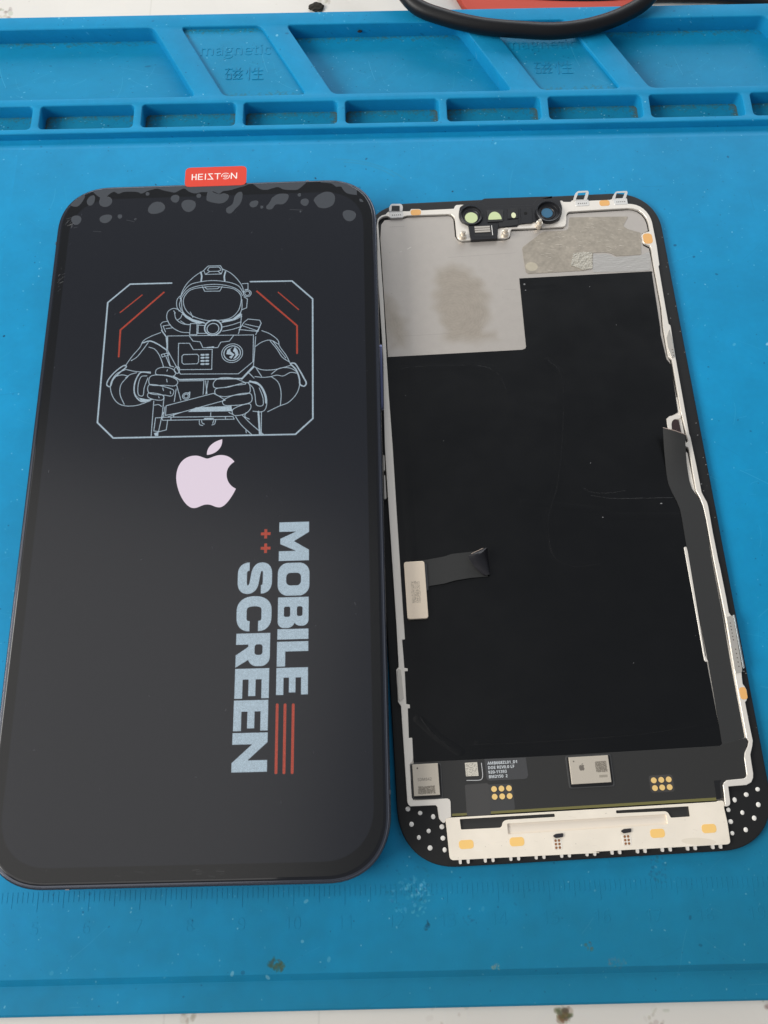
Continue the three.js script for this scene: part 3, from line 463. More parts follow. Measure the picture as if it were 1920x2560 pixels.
  const tabMap = canvas(512, 210, (x, w, h) => {
    x.fillStyle = rgb(224, 58, 32); x.fillRect(0, 0, w, h); x.fillStyle = x.strokeStyle = rgb(250, 244, 238); x.lineWidth = 9; x.lineJoin = 'miter';
    const L = (...v) => { x.beginPath(); for (let i = 0; i < v.length; i += 2) i ? x.lineTo(v[i], v[i + 1]) : x.moveTo(v[i], v[i + 1]); x.stroke(); };
    const a = 78, b = 146, m = 112;
    L(60, a, 60, b); L(92, a, 92, b); L(60, m, 92, m); L(112, a, 112, b); L(108, a + 4, 150, a + 4); L(112, m, 146, m); L(108, b - 4, 150, b - 4); L(170, a, 170, b);
    L(232, a + 4, 196, a + 4, 232, b - 4, 188, b - 4); L(244, a + 4, 298, a + 4); L(271, a, 271, b);
    x.lineWidth = 6; x.beginPath(); x.arc(338, m, 33, -0.3, 2.2); x.stroke(); x.beginPath(); x.arc(338, m, 33, 2.9, 5.6); x.stroke(); x.lineWidth = 5; x.beginPath(); x.arc(338, m + 10, 21, 3.3, 6.1); x.stroke(); x.beginPath(); x.ellipse(338, m + 8, 10, 7, 0, 0, 7); x.stroke();
    x.lineWidth = 9; L(386, b, 386, a + 8); L(384, a, 430, b); L(430, a, 430, b - 6);
  });
  part('pull_tab', uvBox(slab(soften([[-8.3, 79.2], [7, 79.2], [7, 85], [-8.3, 85]].map((v) => new THREE.Vector2(...v)).map((p, i) => p), 1.3), 7.7, 7.86), -8.3, 79.5, 15.3, 5.6), mat({ map: tabMap, roughness: 0.45 }), film, 'red pull tab with white lettering');
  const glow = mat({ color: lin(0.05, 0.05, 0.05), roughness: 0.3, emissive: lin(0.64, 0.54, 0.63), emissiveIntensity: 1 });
  const bez = (s) => { const sh = new THREE.Shape(), t = s.match(/[MC]|-?[\d.]+/g); let i = 0; while (i < t.length) { if (t[i] === 'M') { sh.moveTo(+t[i + 1], +t[i + 2]); i += 3; } else if (t[i] === 'C') i++; else { sh.bezierCurveTo(+t[i], +t[i + 1], +t[i + 2], +t[i + 3], +t[i + 4], +t[i + 5]); i += 6; } } return sh; };
  const flat = (sh) => new THREE.ShapeGeometry(sh, 16);
  part('lit_logo', mergeGeometries([flat(bez(PH.APPLE)), flat(bez(PH.LEAF))]).translate(0, 0, 7.806), glow, phone, 'glowing pinkish white apple logo');
  part('side_button', crease(slab(rrect(-1.2, 18.6, 1.2, 35.3, 1.1, 5), 0, 1.1, 0.3), 0.5).rotateY(PI / 2).translate(38.55, 0, 4.1), mat({ color: lin(0.12, 0.135, 0.24), metalness: 0.8, roughness: 0.3 }), phone);
  for (const [sx, y] of [[1, -64.3], [-1, -64.3], [1, 64.3], [-1, 64.3]]) part('antenna_line', block(sx * 38.8 - 0.29, sx * 38.8 + 0.29, y - 0.4, y + 0.4, 0.7, 7.3), mat({ color: lin(0.045, 0.05, 0.06), roughness: 0.5 }), phone);
  for (const [sy, x0] of [[-1, -22.1], [1, 22.1]]) part('antenna_line', block(x0 - 0.4, x0 + 0.4, sy * 80.15 - 0.29, sy * 80.15 + 0.29, 0.7, 7.3), mat({ color: lin(0.16, 0.16, 0.17), roughness: 0.5 }), phone);
}

// ------------------------------------------------------------------ display assembly, face down
const DI = {
  OUT_R: '-26.33 76.42 -25.65 75.61 -25.34 76.14 -25.11 76.24 -23.16 76.13 -22.86 75.95 -22.64 75.69 -14.47 75.7 -14.26 75.94 -14.1 76.45 -14.02 76.38 -13.69 76.79 -12.6 76.82 13.32 76.57 13.57 76.2 14.15 76.12 13.88 76.36 13.98 76.06 15.42 76.07 15.87 76.51 19.76 76.55 19.99 76.14 22.76 76.08 25.43 76.12 25.86 76 29.48 75.64 29.71 75.13 29.9 74.6 31.08 74.46 31.96 74.16 32.88 73.61 33.61 72.87 34.24 71.95 34.71 70.87 34.98 69.85 35.15 68.75 35.22 61.71 34.99 56.07 34.72 55.73 34.54 44.05 34.53 39.43 34.93 38.93 34.79 33.4 34.69 30.29 34.63 19.31 34.47 10.45 34.98 14.11 34.8 9.51 34.96 2.35 34.89 -3.9 35.32 -5.38 35.67 -6.3 35.78 -7.39 35.71 -13.62 35.77 -19.76 35.86 -21.64 35.93 -28.3 35.86 -31.44 36.25 -32.11',
  OUT_R2: '36.2 -44.19 36.04 -45.54 35.98 -46.65 36.3 -47.21 36.54 -47.91 36.43 -49.38 36.12 -50.04 35.76 -50.36 35.77 -54.42 35.84 -58.11 35.53 -59.16 34.83 -60.76 34.75 -61.93 34.68 -64.47 34.5 -65.27 33.98 -66.09 32.92 -66.56 29.21 -66.65 29.05 -69.7 28.91 -70.08 28.58 -70.33 28.16 -70.4 27.77 -70.29',
  GRAPH: '0.04 54.39 32.8 54.56 33.13 54.26 32.88 54.24 32.48 38.91 32.26 36.7 32.59 30.1 33.43 28.5 33.01 16.12 30.02 14.68 29.94 13.62 30.05 10.55 29.63 -9.53 29.6 -15.76 29.43 -41.69 29.62 -58.24 29.36 -58.58 29.04 -58.73 17.52 -58.75 -3.76 -58.8 -33.59 -58.51 -33.56 -54.07 -33.72 -53.6 -34.44 -53.79 -34.32 -47.04 -34.37 -39.39 -34.45 -33.51 -33.89 -4.72 -33.81 10.95 -33.94 24.75 -33.83 34 -33.64 34.38 -33.35 34.45 -1.39 34.57 -0.57 34.89 -0.37 35.4',
  RIB_L: '27.85 11.26 27.92 8.97 27.91 4.08 27.76 -0.54 27.88 -1.92 28.3 -3.49 28.88 -5.16 29.38 -6.81 29.47 -8.25 29.49 -9.68 29.45 -12.87 29.45 -15.85 29.45 -18.08 29.49 -30.61 29.67 -41.86 29.65 -50.97 29.55 -58.49',
  RIB_R: '32.7 9.27 32.63 6.81 32.63 3.25 32.68 -0.82 32.77 -2.47 33.18 -3.59 33.7 -4.53 34.27 -5.64 34.56 -6.92 34.67 -8.72 34.62 -11.39 34.55 -14.39 34.46 -18.09 34.52 -32.71 34.33 -42.62 34.34 -50.5 34.36 -57.45',
  STRIP: '28.81 -16.54 29.1 -16.36 29.41 -16.44 29.49 -17.48 29.26 -40.29 29.7 -41.63 29.15 -41.6 28.91 -41.28 28.89 -30.01',
  BPLATE: '-27.99 -69.62 -26.92 -69.46 1.34 -69.46 26.45 -69.4 26.57 -69.24 27.7 -69.24 27.82 -69.77 27.63 -70.58 27.81 -73.36 27.7 -76.9 27.52 -77.24 27.06 -77.4 0.29 -77.3 1.84 -77.51 -27.18 -77.32 -27.57 -77.04 -27.7 -76.68 -27.76 -75.09 -27.86 -71.52',
  SLOT1: '-25.22 -69.77 -6.16 -69.79 -6.15 -70.52 -15.68 -70.53 -16.36 -70.68 -16.73 -71.05 -16.84 -71.59 -17.26 -71.92 -25.11 -71.85',
  SLOT2: '5.98 -69.85 20.7 -69.87 20.64 -71.91 16.69 -71.94 16.48 -71.44 16.26 -70.9 15.77 -70.66 5.97 -70.53',
  TABS: '-25.69 -77.6 -24.13 -77.59 -20.76 -77.59 -19.24 -77.58 -15.73 -77.57 -14.21 -77.57 -10.74 -77.56 -9.22 -77.56 -5.72 -77.55 -4.2 -77.55 -0.72 -77.54 0.8 -77.54 4.23 -77.52 5.74 -77.52 9.25 -77.56 10.74 -77.56 14.17 -77.56 15.72 -77.56 19.16 -77.59 20.66 -77.59 24.15 -77.59 25.69 -77.6',
  PADS: '-24.25 -74.57 -14.24 -74.62 13.62 -74.6 23.92 -74.28 -24.16 75.11 23.97 75.17 33.29 63.88 35.71 -48.55',
  DOTS_L: '-35.3 -67.4 -32.9 -68.23 -30.37 -69.16 -34.8 -70.26 -28.76 -71.07 -31.44 -71.7 -33.49 -72.83 -28.7 -73.23 -31.39 -74.87 -28.59 -75.37',
  DOTS_R: '35.21 -67.53 32.74 -68.36 30.2 -69.24 34.74 -70.38 28.59 -71.1 31.32 -71.78 33.48 -72.9 28.65 -73.25 31.39 -74.91 28.57 -75.42',
  CHIP1: '-33.93 -58.94 -28.7 -59.04 -28.77 -65.05 -33.9 -65',
  CHIP1P: '-34.3 -58.75 -27.97 -58.91 -28.12 -65.87 -34.26 -65.68',
  CHIP2: '-2.13 -59.3 5.85 -59.36 5.86 -64.53 -2.1 -64.46',
  CHIP2P: '-2.76 -58.99 6.59 -59.03 6.57 -65.39 -2.68 -65.34',
  GOLD: '-17.78 -64.55 -16.28 -64.54 -14.77 -64.55 -17.79 -66.02 -16.28 -66.03 -14.79 -66.05 14.49 -64.66 16.01 -64.65 17.52 -64.64 14.5 -66.14 15.97 -66.11 17.47 -66.12',
  PANEL: '-19.17 -58.65 -10.74 -58.83 -10.63 -62.31 -10.98 -62.85 -11.48 -62.95 -18.5 -62.9 -18.97 -62.68 -19.13 -62.3',
  PATCH1: '-23.58 -63.54 -23.22 -63.38 -19.03 -63.33 -18.67 -63.72 -18.83 -69.39 -23.64 -69.36',
  PATCH2: '-19.06 -63.64 -14.39 -63.72 -14.03 -63.98 -13.93 -68.66 -18.71 -69.12',
  CODE: '-23.21 -59.18 -20.7 -59.18 -20.64 -61.85 -23.18 -61.8',
  LLINE: '-19.83 -59.36 -19.81 -61.89 -19.98 -62.44 -20.33 -62.65 -23.15 -62.6',
  TAPE: '7.41 67.69 13.23 67.75 13.95 68.23 14.6 71.6 29.53 71 27.79 68.21 28.95 67.1 31.86 66.02 31.08 59.5 24.78 59.48 23.81 60.3 22.35 60.72 19.21 60.82 18.37 56.18 15.4 55.72 2.46 55.59 1.88 56.12 1.77 58.14 1.68 63.24',
  TAPE2: '14.1 60.73 16.09 61.08 18.9 60.92 18.43 56.17 15.84 55.82 14.26 56.92 13 57.24 13.66 58.98',
  GHOST: '19.09 60.7 20.31 60.12 22.5 60.25 24.51 59.11 31.06 59.37 33.17 60.4 33.21 57.85 32.52 54.86 28.19 54.73 18.34 55.17',
  SMUDGE: '-21.59 54.92 -20.35 58.75 -15.93 60.18 -11.78 58.25 -8.8 54.18 -7.43 48.61 -7.43 43.75 -9.08 41.17 -6.15 37.83 -12.29 36.61 -19.62 37.55 -21.07 42.93 -21.99 49.45',
  SMUDGE2: '-34.59 51.81 -31.8 51.1 -29.64 47.72 -28.51 43.35 -27.86 39.07 -28.95 36.51 -32.63 36.72 -34.5 44.77',
  FLEX_T: '-28.8 -16.22 -27.75 -16.14 -24.1 -15.7 -22.34 -15.2 -17.55 -14.9 -15.22 -14.51',
  FLEX_B: '-28.29 -22.39 -27.8 -22.07 -24.38 -21.74 -22.07 -21.19 -18.64 -20.8 -14.85 -20.67',
  FCON: '-33.21 -16.68 -29.22 -16.6 -28.23 -29.06 -32.32 -29.26',
  HOUSE: '-13.36 73.83 -12.89 75.92 -11.11 77.12 -8.94 77.16 -7.03 76.57 -6.22 75.77 -2.38 75.74 5.65 75.36 6.18 76.23 6.83 77.14 11.6 77.34 12.69 76.57 13.02 74.41 12.66 72.32 11.75 70.5 9.92 69.9 7.8 70.14 5.08 70.3 5.05 70.07 1.31 69.75 1.06 69.21 -0.89 69.18 -3.83 69.07 -4.33 65.99 -11.02 65.85 -11.28 70.2 -12.89 71.23 -13.36 72.66',
  IRBOX: '-6.29 74.39 -1.99 74.31 -2.44 70.78 -6.34 70.82',
  PILLBOX: '-0.98 74.56 1.77 74.63 1.53 71.48 -1.2 71.52',
  BOX3: '2.36 74.6 5.29 74.54 4.87 69.89 2.05 69.93',
  SPK: '-11.23 69.89 -3.77 70.11 -4.31 65.69 -10.99 65.62',
  SPKBAR: '-9.74 69.61 -5.48 69.94 -5.64 67.64 -9.73 67.53',
  SPKB: '-10.12 67.48 -5.18 67.38 -5.26 66.24 -10.15 66.47',
  PINS: '-12.87 67.25 -2.3 67.33 6.47 69.48',
  BLK: '-3.55 70.65 -1.46 71.07 1.51 71.36 1.23 69.63 -0.85 69.33 -3.69 69.22',
  SLOTT: '-2.08 78.03 2.4 78.25 2.51 77.41 -1.74 77.41',
  SLOTT2: '2.78 78.11 5.18 78.32 5.19 77.85 2.83 77.63',
  CLIP1: '-30.94 75.77 -30.81 77.12 -30.27 78.01 -27.71 77.89 -27.3 77.07 -27.51 75.6',
  CLIP1H: '-30.02 77.37 -28.27 77.27 -28.31 75.77 -30.17 75.87',
  CLIP2: '16.07 76.37 16.62 78.28 17.38 79.18 20 79.16 20.22 78.57 19.55 76.19',
  CLIP2H: '17.54 78.5 19.36 78.53 18.72 76.61 16.92 76.69',
  CLIP3: '25.83 75.8 26.33 77.11 27.11 78.48 29.96 78.51 30.1 77.97 29.38 75.73',
  CLIP3H: '27.36 77.92 29.26 77.91 28.54 76.04 26.87 76.07',
  SPR_R: '35.06 -32.37 36.63 -32.2 36.39 -43.5 36.25 -44.23 34.83 -44.4 34.72 -43.65',
  SPR_L: '36.62 -32.11 36.93 -32.13 36.9 -43.43 36.54 -43.48',
  SPR_UR: '34.31 37.83 34.66 34.49 34.46 30.29 33.62 30.24 33.25 32.69 33.35 35.67',
  SPR_LL: '-35.77 -39.84 -35.36 -39.5 -35.01 -39.69 -34.77 -45.64 -35.65 -46.34 -35.92 -45.57',
  SPR_L2: '-36.07 9.06 -35.79 9.1 -35.82 5.29 -36.13 5.27 -36.17 3.95 -35.88 4.23 -35.89 -1.43 -36.39 -1.69',
  NOTCH: '31.55 14.27 32.76 14.08 32.89 9.62 30.75 10.51 30.87 13.19 31.27 13.65',
  BRACK: '33.68 15.35 30.81 15.16 30.2 14.67 29.94 13.62 29.94 10.94 30.68 10.61 30.9 12.99 31.14 13.75 31.73 14.3 33.06 14.32',
  GAPB: '26.57 -65.39 28.04 -65.34 27.63 -65.98 27.38 -68.95 26.5 -68.96',
  BRUSH: '4.4 31.35 6.85 28.02 3.08 0.85 -0.29 -8.5 0.05 -16.85 3.7 -19.33 9.86 -19.22',
  CREASE: '-5.16 -3.97 11.57 -6.81 14.04 -8.37 29.14 -9.22',
};
const disp = thing('display_assembly', 'phone screen assembly lying face down, with bare metal plate and black graphite sheet showing', 'phone screen', [55.868, 85.942, 0]);
disp.rotation.y = 0.0342;
{
  const M_border = mat({ color: lin(0.014, 0.014, 0.014), roughness: 0.55, specularIntensity: 0.6 });
  const M_steel = mat({ color: lin(0.93, 0.87, 0.78), metalness: 0.35, roughness: 0.36 });
  const M_bright = mat({ color: lin(0.92, 0.9, 0.86), metalness: 0.25, roughness: 0.35 });
  const M_gold = mat({ color: lin(1, 0.68, 0.26), metalness: 0.25, roughness: 0.4 });
  const M_amber_lit = mat({ color: lin(0.98, 0.62, 0.2), roughness: 0.5 });
  const M_amber_dim = mat({ color: lin(0.86, 0.46, 0.15), roughness: 0.5 });  // same pad material; the weaker light on the frame pads is put into its colour
  const M_dark = mat({ color: lin(0.006, 0.006, 0.007), roughness: 0.5 });
  const M_plastic = mat({ color: lin(0.012, 0.012, 0.014), roughness: 0.35 });
  const M_pcb = mat({ color: lin(0.026, 0.0255, 0.024), roughness: 0.5 });
  const G = rrect(-37.5, -78.62, 37.66, 78.62, 11.8, 18, 2.25);
  part('border_frame', crease(slab(G, 0.05, 1.3, 0.3, [], 3), 0.5), M_border, disp, 'black glass border');
  const nicks = []; for (let i = 0; i < 26; i++) { const yy = rr(-60, 66), r = rr(0.06, 0.22); nicks.push(slab(ring(6, 37.35 - rr(0, 1) ** 2 * 2.2, yy, r, r * rr(0.3, 0.7)), 1.28, 1.315)); }
  part('edge_nicks', mergeGeometries(nicks), mat({ color: lin(0.3, 0.3, 0.29), roughness: 0.7 }), disp).userData.kind = 'stuff';
  // metal frame that runs round the edge
  const outer = [...P('-33.94 73.6 -33.44 74.26 -32.81 74.73 -31.81 74.97 -31.31 75.6 -30.97 75.8 -27.55 75.7 -26.3 75.6'), ...P('-25.65 75.61 -25.34 76.14 -25.11 76.24 -23.16 76.13 -22.86 75.95 -22.64 75.69 -14.47 75.7 -14.26 75.94 -14.1 76.45 -13.69 76.79 -12.6 76.82 13.32 76.57 13.57 76.2 14.15 76.12 15.42 76.07 15.87 76.51 19.76 76.55 19.99 76.14 25.5 76.12 25.86 76.25 29.3 76.2 29.6 75.9 29.75 75.1 29.95 74.65 31.08 74.46 31.96 74.16 32.88 73.61 33.61 72.87 34.24 71.95 34.71 70.87 34.98 69.85 35.15 68.75 35.22 61.71 34.99 56.07 34.72 55.73 34.54 44.05 34.53 39.43 34.93 38.93 34.79 33.4 34.69 30.29 34.63 19.31 34.55 10.45 34.7 9.51 34.86 2.35 34.89 -3.9 35.32 -5.38 35.67 -6.3 35.78 -7.39 35.71 -13.62 35.77 -19.76 35.86 -21.64 35.93 -28.3 35.9 -31.44 36.2 -32.11 36.2 -44.1'), ...P(DI.OUT_R2).slice(1)], inner = [...P('-27.5 74 -26.34 74.31 -15.94 74.15 -15.22 74 -14.77 73.54 -14.45 72.8 -14.35 71.45 -14.4 67.87 -14.21 66.94 -13.78 66.29 -13.03 66.02 -10.9 65.99 -4.29 66.11 -2.16 66.06 -1.36 66.31 -0.94 66.98 -0.72 68.35 -0.23 68.74 12.44 68.63 13.16 68.89 13.5 69.62 13.88 72.17 14.23 72.8 14.9 73.13 25.92 73.3 29.81 73.3 31.18 73.05 32.33 72.54 33.38 71.41 33.95 70.09 34.18 68.8 34.21 66.08 33.12 65.78 32.53 65.36 32.13 64.49 32.17 63.32 32.53 62.44 33.5 61.85 33.71 61 33.59 56.67 33.6 44.1 33.15 38.71 33.1 37.6 33.02 30.69 33.78 29.81 33.7 22.68 33.6 16.09 33.67 15.31 34.03 8.61 33.13 7.94 33.13 7.43 33.76 7.01 33.84 5.78 33.72 -3.47 34.32 -5.23 34.66 -7.15 34.8 -10.2 34.78 -19.71 34.95 -31.91 34.7 -44.1 34.67 -52.43 34.68 -57.46 35.05 -58.19 34.66 -59.11 33.78 -60.35 33.48 -61.39 33.34 -64.63 33.1 -65.12 32.55 -65.32 29.26 -65.44 28.54 -65.81 28.21 -66.35 28.14 -68 27.95 -69.9')];
  const oL = [...P('-34.71 33.84 -35.31 19.48 -35.57 11.15 -35.55 -2.7 -35.39 -29.97 -35.45 -39.14 -36 -39.67 -36.01 -46.29 -35.46 -47.22 -35.35 -66.09 -35.19 -66.54 -34.82 -66.91 -29.73 -66.97 -29.41 -67.3 -29.25 -69.45 -28.89 -70.01 -28.53 -70.35 -28.1 -70.3 -27.9 -69.7')], iL = P('-33.89 34.22 -33.9 24.75 -33.77 10.95 -33.8 -4.73 -33.75 -33.35 -34.35 -33.47 -34.25 -39.4 -33.56 -39.56 -33.59 -40.11 -34.22 -40.13 -34.31 -46.86 -33.6 -47.01 -33.6 -47.74 -34.06 -47.76 -34.22 -53.68 -33.54 -53.72 -33.59 -57.71 -33.8 -58.38 -34.37 -58.91 -34.37 -65.27 -34.1 -65.75 -33.6 -65.83 -27.3 -65.82 -26.84 -66.03 -26.68 -66.5 -26.82 -69.4');
  const leftTop = [[-34.7, 68.8], [-34.75, 50], [-34.7, 33.84]].map((v) => new THREE.Vector2(...v)), leftTopIn = [[-33.85, 69.8], [-33.75, 50], [-33.85, 36]].map((v) => new THREE.Vector2(...v));
  const clean = (pts, d = 0.16) => pts.filter((p, i) => !i || p.distanceTo(pts[i - 1]) > d);
  const O = [...oL.slice().reverse(), ...leftTop.slice().reverse().slice(1), ...outer];
  const inTopLeft = P('-27.9 73.88 -29.43 73.91 -30.95 74.04 -31.3 74.38 -31.84 74.46 -32.59 74.28 -33.09 73.94 -33.61 73.4 -33.85 72.6');
  const I = [...iL.slice().reverse(), ...leftTopIn.slice().reverse(), ...inTopLeft.slice().reverse(), ...inner];
  part('metal_frame', slab(new THREE.Shape([...clean(O), ...clean(I).reverse()]), 1.25, 1.95, 0.07, [], 1), M_steel, disp);
  // grey plate and graphite inside the frame
  const plateMap = canvas(768, 768, (x, w, h) => {                         // x -36..36, y 20..76
    const s = w / 72, X = (v) => (v + 36) * s, Y = (v) => (76 - v) * h / 56;
    x.fillStyle = rgb(197, 190, 181); x.fillRect(0, 0, w, h);
    const d = x.getImageData(0, 0, w, h), p = d.data, sm = P(DI.SMUDGE), inside = (a, b, Q) => { let r = false, d = 9; for (let i = 0, j = Q.length - 1; i < Q.length; j = i++) { if (Q[i].y > b !== Q[j].y > b && a < (Q[j].x - Q[i].x) * (b - Q[i].y) / (Q[j].y - Q[i].y) + Q[i].x) r = !r; const ex = Q[j].x - Q[i].x, ey = Q[j].y - Q[i].y, u = Math.max(0, Math.min(1, ((a - Q[i].x) * ex + (b - Q[i].y) * ey) / (ex * ex + ey * ey))); d = Math.min(d, Math.hypot(a - Q[i].x - u * ex, b - Q[i].y - u * ey)); } return THREE.MathUtils.smoothstep(r ? d : -d, -1.2, 3); };
    const sm2 = P(DI.SMUDGE2);
    for (let j = 0; j < h; j++) for (let i = 0; i < w; i++) {
      const a = i / s - 36, b = 76 - j * 56 / h, q = 4 * (j * w + i), n = noise.noise(a * 0.5, b * 0.5, 1) * 0.6 + noise.noise(a * 1.4, b * 1.4, 4) * 0.4;
      const wob = noise.noise(a * 0.35, b * 0.35, 9) * 1.5; let k = 1 + 0.02 * n;
      for (const [Q, st] of [[sm, 0.125], [sm2, 0.12]]) { const m = inside(a + wob, b + wob * 0.6, Q); if (m <= 0) continue; const rid = Math.sin((Math.hypot(a + 17, b - 46) + 0.5 * noise.noise(a, b, 5)) * 9); k -= m * (st * (0.8 + 0.55 * n) + 0.012 * rid); p[q + 1] *= 1 - 0.02 * m; p[q + 2] *= 1 - 0.055 * m; }
      p[q] *= k; p[q + 1] *= k * 0.998; p[q + 2] *= k;
    }
    x.putImageData(d, 0, 0);
    const ln = (x0, y0, x1, y1, c, wd) => { x.strokeStyle = c; x.lineWidth = wd; x.beginPath(); x.moveTo(X(x0), Y(y0)); x.lineTo(X(x1), Y(y1)); x.stroke(); };
    ln(-17, 61.5, 0, 61.9, rgb(150, 143, 136, 0.5), 1); ln(-30, 39.9, -18, 40, rgb(150, 143, 136, 0.5), 1); ln(-4, 51.5, -1, 51.4, rgb(150, 143, 136, 0.5), 1.2); ln(-27, 64.5, -26, 65.1, rgb(245, 240, 232, 0.9), 1.6); ln(-29, 63.8, -28.4, 63.9, rgb(245, 240, 232, 0.8), 1.4);
    for (let i = 0; i < 60; i++) { x.fillStyle = rgb(120, 112, 104, rr(0.1, 0.4)); x.beginPath(); x.arc(rnd() * w, rnd() * h, rr(0.4, 1.6), 0, 7); x.fill(); }
    for (let i = 0; i < 7; i++) ln(-31 + i * 0.55, 71.4, -30.7 + i * 0.55, 71.35, rgb(120, 112, 108, 0.6), 1.5);
  });
  const plateShape = [[-33.55, 68], [-33.5, 20], [33.35, 20], [33.35, 29.5], [32.85, 31], [32.85, 38.6], [33.35, 44.2], [33.35, 56.5], [33.3, 61.2], [32, 62.2], [31.8, 64.4], [32.3, 65.8], [33.85, 66.4], [33.8, 68.8], [33.5, 70.1], [32.9, 71.3], [31.9, 72.3], [30.9, 72.8], [30, 73], [14.6, 72.75], [13.95, 72.2], [13.2, 69.2], [12.6, 68.35], [-0.5, 68.35], [-1.1, 66.2], [-2.2, 65.75], [-13, 65.7], [-14.1, 66.3], [-14.75, 67.6], [-14.75, 72.7], [-15.3, 73.7], [-16, 73.85], [-26.3, 74], [-27.5, 73.6], [-31, 73.6], [-32.2, 73.5], [-33.1, 72.2]].map((v) => new THREE.Vector2(...v));
  part('back_plate', uvBox(slab(plateShape, 1.25, 1.55, 0.05, [], 1), -36, 20, 72, 56), mat({ map: plateMap, metalness: 0.45, roughness: 0.38 }), disp, 'grey steel plate with a greasy fingerprint');
  part('side_plate', slab([[-33.5, 20], [33.5, 20], [33.6, 8], [33.05, 8], [32.9, 6.5], [33.5, 5.8], [33.6, -3.6], [34.6, -7.5], [34.75, -57], [33.4, -61], [33, -65], [28, -66], [27.9, -69], [-26.8, -69], [-26.7, -66.1], [-27.3, -65.9], [-34, -65.9], [-34.5, -59]].map((v) => new THREE.Vector2(...v)), 1.25, 1.52), M_steel, disp);
  const graphBump = canvas(512, 1024, (x, w, h) => {                       // x -35..35, y -60..56
    const X = (v) => (v + 35) * w / 70, Y = (v) => (56 - v) * h / 116;
    x.fillStyle = rgb(128, 128, 128); x.fillRect(0, 0, w, h); mottle(x, w, h, 90, 0.05); grain(x, w, h, 0.02);
    x.lineJoin = 'round'; x.lineCap = 'round';
    const ln = (pts, c, wd) => { x.strokeStyle = c; x.lineWidth = wd; x.beginPath(); P(pts).forEach((p, i) => (i ? x.lineTo(X(p.x), Y(p.y)) : x.moveTo(X(p.x), Y(p.y)))); x.stroke(); };
    const br = DI.BRUSH, cr = DI.CREASE;
    for (let k = 14; k > 2; k -= 3) { ln(br, rgb(145, 145, 145, 0.25), k); ln(cr, rgb(150, 150, 150, 0.3), k); }
    for (let k = 16; k > 2; k -= 4) { ln('-31 31 -14 31 -9 30 -7 28 -5 18', rgb(140, 140, 140, 0.22), k); ln('-31.5 30 -31 -20', rgb(140, 140, 140, 0.22), k); }
    for (let k = 14; k > 2; k -= 3) { ln('-32 -50 -28 -54 -24 -57', rgb(160, 160, 160, 0.3), k); ln('-20 -55.6 20 -55.4 28 -54', rgb(150, 150, 150, 0.25), k); } for (let k = 12; k > 2; k -= 3) ln('1 51 8 51.4', rgb(118, 118, 118, 0.2), k);
  }, false);
  const smear = canvas(512, 1024, (x, w, h) => {
    x.fillStyle = rgb(0, 215, 0); x.fillRect(0, 0, w, h); mottle(x, w, h, 110, 0.16); mottle(x, w, h, 26, 0.05);
    for (let i = 0; i < 50; i++) { x.strokeStyle = rgb(0, rr(170, 250), 0, rr(0.15, 0.5)); x.lineWidth = rr(0.6, 2.2); const a = rnd() * w, b = rnd() * h, d = rr(-2, 2); x.beginPath(); x.moveTo(a, b); x.quadraticCurveTo(a + rr(-30, 30), b + rr(-20, 20), a + rr(10, 60) * Math.cos(d), b + rr(10, 60) * Math.sin(d)); x.stroke(); }
    for (let i = 0; i < 9; i++) { x.fillStyle = rgb(0, rr(185, 245), 0, 0.22); x.beginPath(); x.ellipse(rnd() * w, rnd() * h, rr(14, 40), rr(14, 60), rnd() * 3, 0, 7); x.fill(); }
  }, false);
  const graph = mat({ color: lin(0.003, 0.0033, 0.0037), roughness: 0.38, roughnessMap: smear, bumpMap: graphBump, bumpScale: 0.0005, specularIntensity: 0.7 });
  const graphite = part('graphite_sheet', uvBox(slab(clean(P(DI.GRAPH), 0.12), 1.5, 1.66, 0.04, [], 1), -35, -60, 70, 116), graph, disp, 'large black graphite heat sheet');
  const ridge = (pts, r, up) => { const c = P(pts).map((p) => [p.x, p.y, 0]); const g = tube(c, r, 60, 10); return part('crease', g.scale(1, 1, 0.5).translate(0, 0, 1.66 + up - r * 0.5), graph, graphite); };
  ridge(DI.BRUSH, 0.7, 0.022); ridge('-31.3 29 -31 30.6 -29.6 31.2 -14 31 -10 30.2 -7.6 28 -6.2 24', 0.6, 0.016); ridge('10 -3.3 15 -4.3 21 -4.6 28.5 -4.9', 0.4, 0.03); ridge('8.5 -1.4 10.5 -2.6 14 -2.9 18 -2.6', 0.4, 0.025); ridge('-31.6 -49.5 -29.4 -52.8 -26 -56', 0.6, 0.04); ridge('-22 -55.8 -4 -56 14 -55.6 25 -54.6', 0.5, 0.025);
  const flecks = []; for (const [a, b, r] of [[11, 4.6, 0.13], [25.5, -6, 0.26], [12, -8.5, 0.15], [1.1, 52.6, 0.24], [1.2, 50.9, 0.16], [-30, 24, 0.1], [-22, 12, 0.09], [14, -41, 0.08], [28, -36, 0.08], [22, 40, 0.1], [17, 51, 0.1]]) flecks.push(slab(ring(7, a, b, r, r * rr(0.5, 1)), 1.65, 1.69));
  const fl = part('dust_flecks', mergeGeometries(flecks), mat({ color: lin(0.22, 0.22, 0.22), roughness: 0.8 }), graphite); fl.userData.kind = 'stuff';
